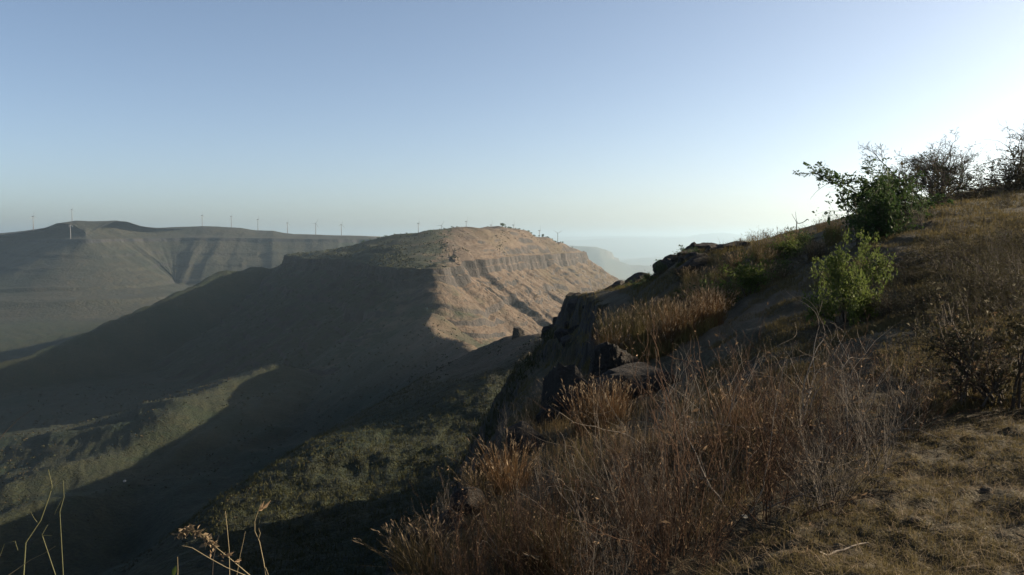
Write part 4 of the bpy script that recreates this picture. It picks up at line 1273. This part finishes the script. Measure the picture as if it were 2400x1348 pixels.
def stalk_px(name, Y, pts, r0, r1, mat, label, extra=(), lean=(0, 0)):
    q = pp(Y, *pts)
    root = q[0] + np.array([lean[0], lean[1], 0]); root[2] = min(gz(root[0], root[1]) - 0.02, q[0][2] - 0.02)
    allp = np.vstack([root[None], q])
    ex = [(pp(Y, *e), np.linspace(r, r * 0.4, len(e)) * 0.7) for e, r in extra]
    return stalk(name, allp, np.linspace(r0, r1, len(allp)) * 0.62, mat, label, ex, 'plant', G)


stalk_px('bare_stalk', 2.6, [(55, 1348), (60, 1272), (95, 1220), (115, 1165), (122, 1140), (113, 1100)], 0.0045, 0.0016, M_STALK_G, 'long greenish bare stem with a kink in the bottom left corner',
         [([(90, 1228), (80, 1215), (72, 1200)], 0.0015), ([(120, 1150), (140, 1128), (150, 1125)], 0.0014)])
stalk_px('bare_stalk', 2.7, [(130, 1348), (100, 1258), (98, 1254), (112, 1230)], 0.003, 0.0012, M_STALK_G, 'short forked stem beside the long kinked stem', [([(98, 1255), (122, 1256)], 0.002)])
stalk_px('bare_stalk', 2.5, [(20, 1348), (72, 1312), (104, 1297), (130, 1280)], 0.003, 0.0016, M_STALK, 'pale stem slanting up to the right at the lowest left', [])
stalk_px('bare_stalk', 2.8, [(148, 1348), (140, 1200), (150, 1165), (148, 1125)], 0.003, 0.0013, M_STALK_G, 'thin upright stem with broken tip right of the long kinked stem', [([(148, 1165), (132, 1195), (128, 1205)], 0.0013)])
stalk_px('bare_stalk', 2.4, [(-60, 1100), (-10, 1040), (10, 1015), (40, 985), (72, 962)], 0.003, 0.0012, M_BARK, 'thin dark twig slanting in from the left edge', [])
stalk_px('bare_stalk', 2.5, [(-10, 1330), (10, 1275), (35, 1268), (42, 1290)], 0.002, 0.001, M_STALK_G, 'low crooked stem touching the left edge', [])
# the group near the middle of the bottom left
o, b0 = stalk_px('flower_stalk', 2.3, [(585, 1348), (540, 1310), (505, 1282), (470, 1250), (448, 1240), (430, 1243), (420, 1250)], 0.0028, 0.0012, M_STALK, 'arching dry flower stalk with a fluffy seed plume')
rng = np.random.default_rng(77)
pl = pp(2.3, (505, 1282), (490, 1268), (470, 1250), (448, 1240), (430, 1243), (418, 1250))
pos = np.concatenate([pl[i] + (pl[i + 1] - pl[i]) * t for i in range(5) for t in rng.uniform(0, 1, (26, 1))] ).reshape(-1, 3) + rng.normal(0, 0.0045, (130, 3))
lv = leaves_at(rng, pos, rng.normal(0, 1, pos.shape), 0.013, 0.5, 0.4)
link('plume', make_mesh('plume', lv[0] - b0, lv[1], M_SEED), o)
pos = np.concatenate([pp(2.3, (500, 1280), (525, 1300), (512, 1300), (548, 1318), (520, 1310), (495, 1290))] * 2) + rng.normal(0, 0.004, (12, 3))
lv = leaves_at(rng, pos, rng.normal(0, 1, pos.shape), 0.017, 0.35, 0.5)
link('dry_leaves', make_mesh('dry_leaves', lv[0] - b0, lv[1], M_LEAF_DRY), o)
stalk_px('bare_stalk', 2.25, [(600, 1360), (555, 1340), (530, 1330), (490, 1308), (450, 1284), (427, 1279)], 0.0034, 0.0022, M_STALK, 'straight pale stick slanting up to the left under the plume', [])
stalk_px('bare_stalk', 2.4, [(538, 1348), (537, 1290), (532, 1235), (528, 1198)], 0.0022, 0.0013, M_STALK, 'straight upright dry stem right of the plume', [])
stalk_px('bare_stalk', 2.4, [(555, 1348), (563, 1300), (570, 1270), (575, 1245)], 0.0018, 0.0009, M_STALK, 'thin stem leaning right beside the upright dry stem', [])
o, b0 = stalk_px('seed_stalk', 2.3, [(622, 1348), (618, 1318), (608, 1270), (597, 1245), (597, 1222), (604, 1200), (612, 1180)], 0.0026, 0.0014, M_STALK, 'curving dry stem with a seed pod at its tip',
         [([(622, 1330), (628, 1345), (630, 1360)], 0.0018), ([(604, 1268), (610, 1250), (606, 1238)], 0.0018)])
pod = pp(2.3, (606, 1198), (614, 1180)); lv = leaves_at(rng, np.repeat(pod[:1], 5, 0), np.repeat(pod[1:] - pod[:1], 5, 0) * 60, 0.020, 0.28, 0.0)
link('seed_pod', make_mesh('seed_pod', lv[0] - b0, lv[1], M_LEAF_DRY), o)
stalk_px('bare_stalk', 2.2, [(416, 1360), (417, 1335), (416, 1305)], 0.002, 0.001, M_STALK, 'short stem tip by the pale leaf at the bottom edge', [])
stalk_px('bare_stalk', 2.35, [(498, 1348), (500, 1310), (512, 1255)], 0.0016, 0.0008, M_BARK, 'dark thin stem crossing the flower stalk', [])

# pale leaf caught in the thicket, broad leaf at the bottom edge, pale stone on the rib
def single_leaf(name, px, py, Y, L, ang, mat, label):
    q = np.array(P(px, py, Y))
    d = np.array([cos(ang), 0.25, sin(ang)]); d /= np.linalg.norm(d); w = np.array([-sin(ang), 0.1, cos(ang)]) * 0.42
    st = [(0, 0.02), (0.25, 0.75), (0.5, 1.0), (0.75, 0.7), (1.0, 0.02)]
    v = []
    for t, k in st:
        c = d * (t * L) + np.array([0, -0.06 * L * sin(pi * t), 0])
        v += [c - w * k * L * 0.5, c + np.array([0, 0.05 * L * k, 0]), c + w * k * L * 0.5]
    f = [(3 * i + j, 3 * i + j + 1, 3 * i + j + 4, 3 * i + j + 3) for i in range(4) for j in range(2)]
    o = link(name, make_mesh(name, np.array(v), np.array(f), mat, smooth=True)); o.location = q
    tag(o, label, 'leaf')


M_PALE_LEAF = plant_mat('pale_leaf', (0.42, 0.36, 0.27), (0.46, 0.40, 0.30), 0.3)
single_leaf('pale_leaf', 1738, 1206, 4.9, 0.05, -0.5, M_PALE_LEAF, 'single pale curled leaf caught in the front of the brown thicket')
single_leaf('broad_leaf', 405, 1352, 2.2, 0.03, 1.35, M_LEAF_BRIGHT, 'small rounded leaf at the bottom edge left of the flower stalk')
# fallen stick
a0, a1 = np.array([*at(1935, 4.62)]), np.array([*at(2052, 4.78)])
pts = np.array([[*(a0 + (a1 - a0) * t), 0] for t in np.linspace(0, 1, 7)])
for p in pts: p[2] = gz(p[0], p[1]) + 0.012
tb = Tubes(); tb.add(pts - pts[0], np.linspace(0.007, 0.004, 7), 5)
o = link('fallen_stick', tb.mesh('fallen_stick', M_BARK_PALE)); o.location = pts[0]
tag(o, 'thin fallen stick lying on the cropped grass below the thicket', 'stick')

# ------------------------------------------------------------------ wind turbines
M_BACKLIT, _nt, _b = new_mat('turbine_backlit')
_b.inputs['Base Color'].default_value = (0.11, 0.113, 0.12, 1); _b.inputs['Roughness'].default_value = 0.5  # white paint set to grey so turbines read as backlit silhouettes


def tower_mesh():
    tb = Tubes(); tb.add(np.array([(0, 0, -0.08), (0, 0, 0.5), (0, 0, 1.0)]), [0.030, 0.025, 0.018], 12)
    return tb.mesh('tower', M_BACKLIT)


def blade_mesh():
    L = 0.42
    st = [(0.0, 0.010, 0.010), (0.04, 0.011, 0.010), (0.10, 0.026, 0.008), (0.2, 0.022, 0.006), (0.32, 0.014, 0.004), (L, 0.004, 0.002)]
    v = []
    for zz, w, t in st:
        v += [(-w * 0.35, 0, zz), (0, -t, zz), (w * 0.65, 0, zz), (0, t, zz)]
    f = []
    for i in range(len(st) - 1):
        for k in range(4):
            k2 = (k + 1) % 4
            f.append((4 * i + k, 4 * i + k2, 4 * i + 4 + k2, 4 * i + 4 + k))
    f.append((20, 21, 22, 23))
    return make_mesh('blade', np.array(v), np.array(f), M_BACKLIT)


def nacelle_mesh():
    v = [(sx * 0.022, y_, sz * h_) for y_, h_ in ((-0.045, 0.018), (-0.02, 0.026), (0.07, 0.024), (0.085, 0.014)) for sx, sz in ((-1, -1), (1, -1), (1, 1), (-1, 1))]
    f = [(4 * i + k, 4 * i + (k + 1) % 4, 4 * i + 4 + (k + 1) % 4, 4 * i + 4 + k) for i in range(3) for k in range(4)] + [(3, 2, 1, 0), (12, 13, 14, 15)]
    return make_mesh('nacelle', np.array(v), np.array(f), M_BACKLIT)


def hub_mesh():
    tb = Tubes(); tb.add(np.array([(0, -0.045, 0), (0, -0.055, 0), (0, -0.075, 0), (0, -0.085, 0)]), [0.016, 0.02, 0.014, 0.001], 8)
    return tb.mesh('hub', M_BACKLIT)


TM = [tower_mesh(), nacelle_mesh(), hub_mesh(), blade_mesh()]


def turbine(px, base_py, hub_py, Y, yaw, spin, label, group, base_z=None):
    zb = P(px, base_py, Y)[2] if base_z is None else base_z
    hz = P(px, hub_py, Y)[2]
    h = hz - zb
    o = bpy.data.objects.new('wind_turbine', None); col.objects.link(o)
    o.location = (PX(px, Y), Y, zb); o.scale = (h, h, h); o.rotation_euler = (0, 0, yaw)
    tag(o, label, 'wind turbine', group)
    link('tower', TM[0], o)
    link('nacelle', TM[1], o, loc=(0, 0, 1.015))
    hb = link('hub', TM[2], o, loc=(0, 0, 1.015))
    for k in range(3):
        b = link('blade', TM[3], o, loc=(0, -0.062, 1.015)); b.rotation_euler = (0, spin + k * 2 * pi / 3, 0)


G = 'wind turbines on the long ridge'
for px, bp_, hp, Y, yaw, spin, lab in (
        (81, 542, 508, 2790, 1.35, 0.1, 'leftmost wind turbine, left of the rounded hump of the long ridge'), (172, 519, 492, 2600, 1.2, 2.0, 'wind turbine on the left brow of the rounded hump'),
        (476, 532, 506, 2850, 1.45, 0.0, 'tallest wind turbine, standing right of the rounded hump'), (544, 533, 508, 2890, 1.5, 0.05, 'wind turbine next right of the tallest one on the ridge'),
        (606, 541, 515, 2930, 1.5, 0.05, 'middle wind turbine of the five on the falling part of the long ridge'), (675, 550, 523, 3000, 1.3, 0.0, 'wind turbine with blades seen edge on, third from the right end of the long ridge'),
        (741, 552, 524, 3060, 0.6, 0.5, 'wind turbine with one blade pointing right, second from the right end of the long ridge'), (801, 554, 527, 3110, 0.9, 0.2, 'wind turbine nearest the right end of the long ridge')):
    turbine(px, bp_ + 2, hp, Y, yaw, spin, lab, G)
turbine(167, 558, 527, 2425, 1.55, 0.02, 'pale wind turbine standing in front of the long ridge below the rounded hump', G)
G = 'wind turbines beyond the flat topped hill'
for px, hp, Y, yaw, spin, lab in (
        (981, 524, 3600, 1.5, 0.02, 'leftmost wind turbine rising behind the flat topped hill'), (1035, 529, 3600, 0.4, 0.5, 'low wind turbine second from left behind the flat topped hill'),
        (1093, 520, 3600, 1.2, 0.3, 'tall wind turbine near the middle of the flat topped hill'), (1151, 528, 3600, 1.3, 0.4, 'wind turbine just left of the round tree on the flat topped hill'),
        (1203, 528, 3600, 1.5, 0.1, 'wind turbine just right of the round tree on the flat topped hill'), (1264, 541, 3650, 1.4, 0.0, 'low wind turbine among the trees at the right brow of the flat topped hill'),
        (1307, 547, 3700, 0.25, 1.05, 'rightmost turbine, facing us, blades in a Y, past the right brow of the flat hill')):
    turbine(px, 0, hp, Y, yaw, spin, lab, G, base_z=P(px, hp, Y)[2] - 58)
# ------------------------------------------------------------------ ground cover nobody could count
def blades_mesh(name, x, y, z, h, w, rng, mat, lean=0.5):
    """Bent grass blades, three triangles each."""
    n = len(x)
    a = rng.uniform(0, 2 * pi, n); wv = np.stack([np.cos(a), np.sin(a), np.zeros(n)], 1) * w[:, None]
    b = rng.uniform(0, 2 * pi, n); ln = np.abs(rng.normal(0, lean, n))
    out = np.stack([np.cos(b), np.sin(b), np.zeros(n)], 1)
    p0 = np.stack([x, y, z - 0.01], 1)
    p1 = p0 + np.array([0, 0, 1.0]) * (h * 0.6)[:, None] + out * (h * ln * 0.35)[:, None]
    p2 = p0 + np.array([0, 0, 1.0]) * (h * (1 - 0.25 * np.minimum(ln, 1.5)))[:, None] + out * (h * ln)[:, None]
    v = np.stack([p0 - wv, p0 + wv, p1 + wv * 0.7, p1 - wv * 0.7, p2], 1).reshape(-1, 3)
    i = np.arange(n) * 5
    return make_mesh(name, v, [np.stack([i, i + 1, i + 2, i + 3], 1), np.stack([i + 3, i + 2, i + 4], 1)], mat)


rng = np.random.default_rng(901)


def scatter(n, y0, y1, lo, hi, power=1.0):
    """Random plan points between two distances, px limits may depend on distance."""
    Y = np.exp(rng.uniform(math.log(y0), math.log(y1), n)) if power == 1.0 else y0 + (y1 - y0) * rng.uniform(0, 1, n) ** power
    L = lo(Y) if callable(lo) else lo; Hh = hi(Y) if callable(hi) else hi
    px = L + (Hh - L) * rng.uniform(0, 1, n)
    return (px - 1200) / F * Y, Y


def tufts(n, per, y0, y1, lo, hi, h, w, spread, mat, name, patch=0.6, thr=-0.1, lean=0.5, power=1.0):
    x, y = scatter(n, y0, y1, lo, hi, power)
    keep = noise2(x * patch, y * patch, 905) + 0.5 * noise2(x * patch * 3, y * patch * 3, 906) > thr
    x, y = x[keep], y[keep]
    k = rng.poisson(per, len(x)); xi = np.repeat(x, k); yi = np.repeat(y, k)
    xi = xi + rng.normal(0, spread, len(xi)); yi = yi + rng.normal(0, spread, len(yi))
    zt, ins = ground(xi, yi)
    ins = ins & (lit_crest_mask(xi, yi) < rng.uniform(0.4, 1.3, len(xi)))
    xi, yi, zt = xi[ins], yi[ins], zt[ins]
    hh = h * np.exp(rng.normal(0, 0.35, len(xi)))
    me = blades_mesh(name, xi, yi, zt, hh, np.full(len(xi), w) * np.exp(rng.normal(0, 0.2, len(xi))), rng, mat, lean)
    o = link(name, me); tag(o, kind='stuff')
    return o


tufts(44000, 3, 3.2, 9.0, lambda Y: np.interp(Y, [3.6, 5, 6, 9], [1500, 1700, 1900, 2000]), 3300, 0.036, 0.0017, 0.011, M_SHORT, 'short_grass', 2.6, -0.3, 1.1)
tufts(36000, 4, 8.0, 26.0, lambda Y: np.interp(Y, [8, 12, 20, 26], [1500, 1600, 1700, 1800]), 2560, 0.075, 0.004, 0.04, M_SHORT, 'short_grass', 0.7, -0.05, 0.9)
tufts(12000, 4, 20.0, 60.0, lambda Y: np.interp(Y, [20, 30, 45, 60], [1900, 1700, 1560, 1540]), 2560, 0.12, 0.008, 0.08, M_SHORT, 'dry_grass', 0.25, -0.1, 0.7)
tufts(9000, 5, 20.0, 110.0, lambda Y: np.interp(Y, [20, 30, 60, 110], [1430, 1440, 1480, 1380]), lambda Y: np.interp(Y, [20, 30, 60, 110], [1660, 1760, 1760, 1640]), 0.28, 0.008, 0.10, M_GRASS_OLIVE, 'dry_grass', 0.3, -0.2, 0.5)
tufts(3800, 5, 5.6, 14.0, lambda Y: np.interp(Y, [5, 8, 14], [950, 1080, 1230]), lambda Y: np.interp(Y, [5, 6, 9, 14], [1500, 1750, 2050, 1700]), 0.16, 0.0022, 0.05, M_GRASS_TAN, 'dry_grass', 0.9, -0.3, 0.6)

# fallen stems and litter lying about near the camera
tufts(5200, 3, 3.6, 9.5, lambda Y: np.interp(Y, [3.6, 5, 7, 9.5], [1100, 1150, 1300, 1450]), 2560, 0.050, 0.0016, 0.06, M_SEED, 'litter', 1.2, -0.6, 2.6)


def scrub_mesh(name, x, y, z, size, rng, mat, leaves=7):
    """Low scrub: each plant a handful of leafy sprays around a point."""
    n = len(x)
    k = leaves
    c = np.repeat(np.stack([x, y, z], 1), k, 0); s = np.repeat(size, k)
    off = rng.normal(0, 1, (n * k, 3)); off /= np.linalg.norm(off, axis=1)[:, None] + 1e-9
    off[:, 2] = np.abs(off[:, 2])
    c = c + off * (s * rng.uniform(0.15, 0.75, n * k))[:, None]
    d1 = rng.normal(0, 1, (n * k, 3)); d1 /= np.linalg.norm(d1, axis=1)[:, None]
    d2 = np.cross(d1, rng.normal(0, 1, (n * k, 3))); d2 /= np.linalg.norm(d2, axis=1)[:, None] + 1e-9
    r = (s * rng.uniform(0.25, 0.5, n * k))[:, None]
    v = np.stack([c - d1 * r, c + d2 * r * 0.7, c + d1 * r, c - d2 * r * 0.7], 1).reshape(-1, 3)
    return make_mesh(name, v, np.arange(n * k * 4).reshape(-1, 4), mat)


M_BENCH = plant_mat('bench_grass', (0.020, 0.026, 0.009), (0.055, 0.050, 0.022), 0.2)
M_SCRUB = plant_mat('far_scrub', (0.016, 0.020, 0.010), (0.034, 0.036, 0.018), 0.0)
M_SCRUB_BROWN = plant_mat('far_brown_scrub', (0.024, 0.021, 0.012), (0.045, 0.036, 0.020), 0.0)
# scrub on the mesa: random points of its loft, thicker on the shaded left side to darken it, and on the cap's rim ledges
R_ = MESA_ROWS
ii = rng.integers(0, R_.shape[0] - 1, 36000); jj = rng.integers(0, R_.shape[1] - 1, 36000)
t1, t2 = rng.random((2, 36000, 1))
pt = R_[ii, jj] * (1 - t1) * (1 - t2) + R_[ii + 1, jj] * t1 * (1 - t2) + R_[ii, jj + 1] * (1 - t1) * t2 + R_[ii + 1, jj + 1] * t1 * t2
pxm = 1200 + F * pt[:, 0] / pt[:, 1]
lit_side = (ii > len(cap_t)) & (pxm > 1000)          # the sunlit right face carries hardly any scrub
keep = (fbm(pt[:, 0] * 0.02, pt[:, 1] * 0.02, 3, 911) + 0.6 * noise2(pt[:, 0] * 0.09, pt[:, 1] * 0.09, 912) > np.where(lit_side, 0.75, np.where(pt[:, 0] < -70, -0.35, 0.35))) & (pt[:, 1] < 1700) & (pt[:, 2] > -140)
pt = pt[keep]
sz = np.minimum(np.exp(rng.normal(0.0, 0.5, len(pt))), 2.0) * np.where(pt[:, 0] < -70, 1.15, 0.75)
tag(link('scrub', scrub_mesh('scrub', pt[:, 0], pt[:, 1], pt[:, 2], sz, rng, M_SCRUB, 6)), kind='stuff')
# coarse grass over the bench below the rim
xb, Yb = scatter(22000, 95, 330, lambda Y: np.interp(Y, [95, 150, 330], [600, 350, 900]), 1300)
zb, ins = ground(xb, Yb)
ok = ~ins & (poly_dist(xb, Yb, NECK[0], NECK[1])[0] > 32)
xb, Yb, zb = xb[ok], Yb[ok], zb[ok]
kb = rng.poisson(2, len(xb)); xb = np.repeat(xb, kb) + rng.normal(0, .3, kb.sum()); Yb = np.repeat(Yb, kb) + rng.normal(0, .3, kb.sum()); zb = np.repeat(zb, kb)
tag(link('dry_grass', blades_mesh('dry_grass', xb, Yb, zb, 0.55 * np.exp(rng.normal(0, 0.35, len(xb))), np.full(len(xb), 0.05), rng, M_BENCH, 0.8)), kind='stuff')
# dry grass hanging on the broken slope just under the rim
xb, Yb = scatter(12000, 24, 128, lambda Y: np.interp(Y, [24, 60, 128], [1150, 1180, 1250]), lambda Y: np.interp(Y, [24, 60, 128], [1460, 1470, 1480]))
zb, ins = ground(xb, Yb)
keep = ~ins & (fbm(xb * 0.2, Yb * 0.2, 3, 921) > -0.15)
xb, Yb, zb = xb[keep], Yb[keep], zb[keep]
kb = rng.poisson(3, len(xb)); xb = np.repeat(xb, kb) + rng.normal(0, .1, kb.sum()); Yb = np.repeat(Yb, kb) + rng.normal(0, .1, kb.sum())
zb = ground(xb, Yb)[0]
tag(link('dry_grass', blades_mesh('dry_grass', xb, Yb, zb, 0.34 * np.exp(rng.normal(0, 0.4, len(xb))), np.full(len(xb), 0.016), rng, M_GRASS_OLIVE, 0.8)), kind='stuff')
# scrub and coarse grass on the valley flank
Yv = np.exp(rng.uniform(math.log(70), math.log(900), 32000)); xv = (rng.uniform(-150, 1450, 32000) - 1200) / F * Yv
keep = fbm(xv * 0.03, Yv * 0.012, 3, 915) + 0.6 * noise2(xv * 0.12, Yv * 0.05, 916) > np.where(Yv < 320, 0.22, -0.1)
xv, Yv = xv[keep], Yv[keep]
zv, ins = ground(xv, Yv)
sl_ = np.hypot(ground(xv + 1.5, Yv)[0] - zv, ground(xv, Yv + 1.5)[0] - zv) / 1.5
ok = ~ins & (sl_ < 0.85)
xv, Yv, zv = xv[ok], Yv[ok], zv[ok]
sz = np.minimum(np.exp(rng.normal(0, 0.6, len(xv))), 2.0) * np.interp(Yv, [70, 300, 900], [0.16, 0.42, 1.1])
half = rng.random(len(xv)) < 0.55
tag(link('scrub', scrub_mesh('scrub', xv[half], Yv[half], zv[half], sz[half], rng, M_SCRUB, 6)), kind='stuff')
tag(link('scrub', scrub_mesh('scrub', xv[~half], Yv[~half], zv[~half], sz[~half], rng, M_SCRUB_BROWN, 6)), kind='stuff')

# ------------------------------------------------------------------ trees and shrubs along the flat hill's skyline
MR = R_.reshape(-1, 3)
MPX = 1200 + F * MR[:, 0] / MR[:, 1]
MEL = MR[:, 2] / MR[:, 1]


def skyline(px):
    m = np.where(np.abs(MPX - px) < 2.5)[0]
    return MR[m[np.argmax(MEL[m])]]


def far_tree(seed, h, w):
    r_ = np.random.default_rng(seed)
    tb_ = Tubes(); tips_ = []
    sp = [dict(seg=3, wig=0.06, up=0.02, taper=0.6, sides=4), dict(n=5, seg=3, wig=0.15, up=0.05, ang=0.8, lr=0.7, rr=0.6, t0=0.5), dict(n=4, seg=2, wig=0.2, up=0.0, ang=0.8, lr=0.5, rr=0.6, t0=0.2)]
    for k_ in range(2):
        grow(r_, tb_, (0, 0, -0.05 * h), np.array([r_.normal(0, .2), r_.normal(0, .2), 1.0]), h * 0.5, h * 0.025, 0, sp, tips_)
    p_, d_ = leaf_points(r_, tips_, 4, 0.05 * h, 0.2)
    p_[:, 0] *= w / h * 1.2; p_[:, 1] *= w / h * 1.2
    lf_ = leaves_at(r_, p_, d_, 0.16 * h, 0.7, 0.1)
    return build_plant(tb_, lf_, 'trunk', M_BARK, M_LEAF_DARK)


FT = [far_tree(920 + k, 1.0, 1.0) for k in range(4)]
p = skyline(1177)
place('round_tree', FT[0], p[0], p[1], 'round tree standing out on the skyline of the flat topped hill', 'tree', z=p[2], sc=(6.5, 6.5, 6.0), sink=0.2)
p = skyline(1190)
place('round_tree', FT[1], p[0], p[1], 'low tree touching the right of the round skyline tree', 'tree', z=p[2], sc=(5, 5, 3.4), sink=0.2)
p = skyline(1273)
place('round_tree', FT[2], p[0], p[1], 'tree at the right brow of the flat topped hill', 'tree', z=p[2], sc=(5.0, 5.0, 5.5), sink=0.2)
p = skyline(1264)
place('round_tree', FT[3], p[0], p[1], 'lower tree left beside the tree at the right brow', 'tree', z=p[2], sc=(4.5, 4.5, 3.6), sink=0.2)
rng = np.random.default_rng(931)
for k in range(52):
    px = rng.uniform(840, 1350) if k > 12 else rng.uniform(1205, 1350)
    p = skyline(px)
    s = rng.uniform(1.2, 2.8)
    place('skyline_shrub', FT[k % 4], p[0], p[1], 'small dark shrub on the skyline of the flat topped hill', 'shrub', 'shrubs along the flat hill skyline', rz=k, z=p[2], sc=(s * 1.5, s * 1.5, s), sink=0.3)
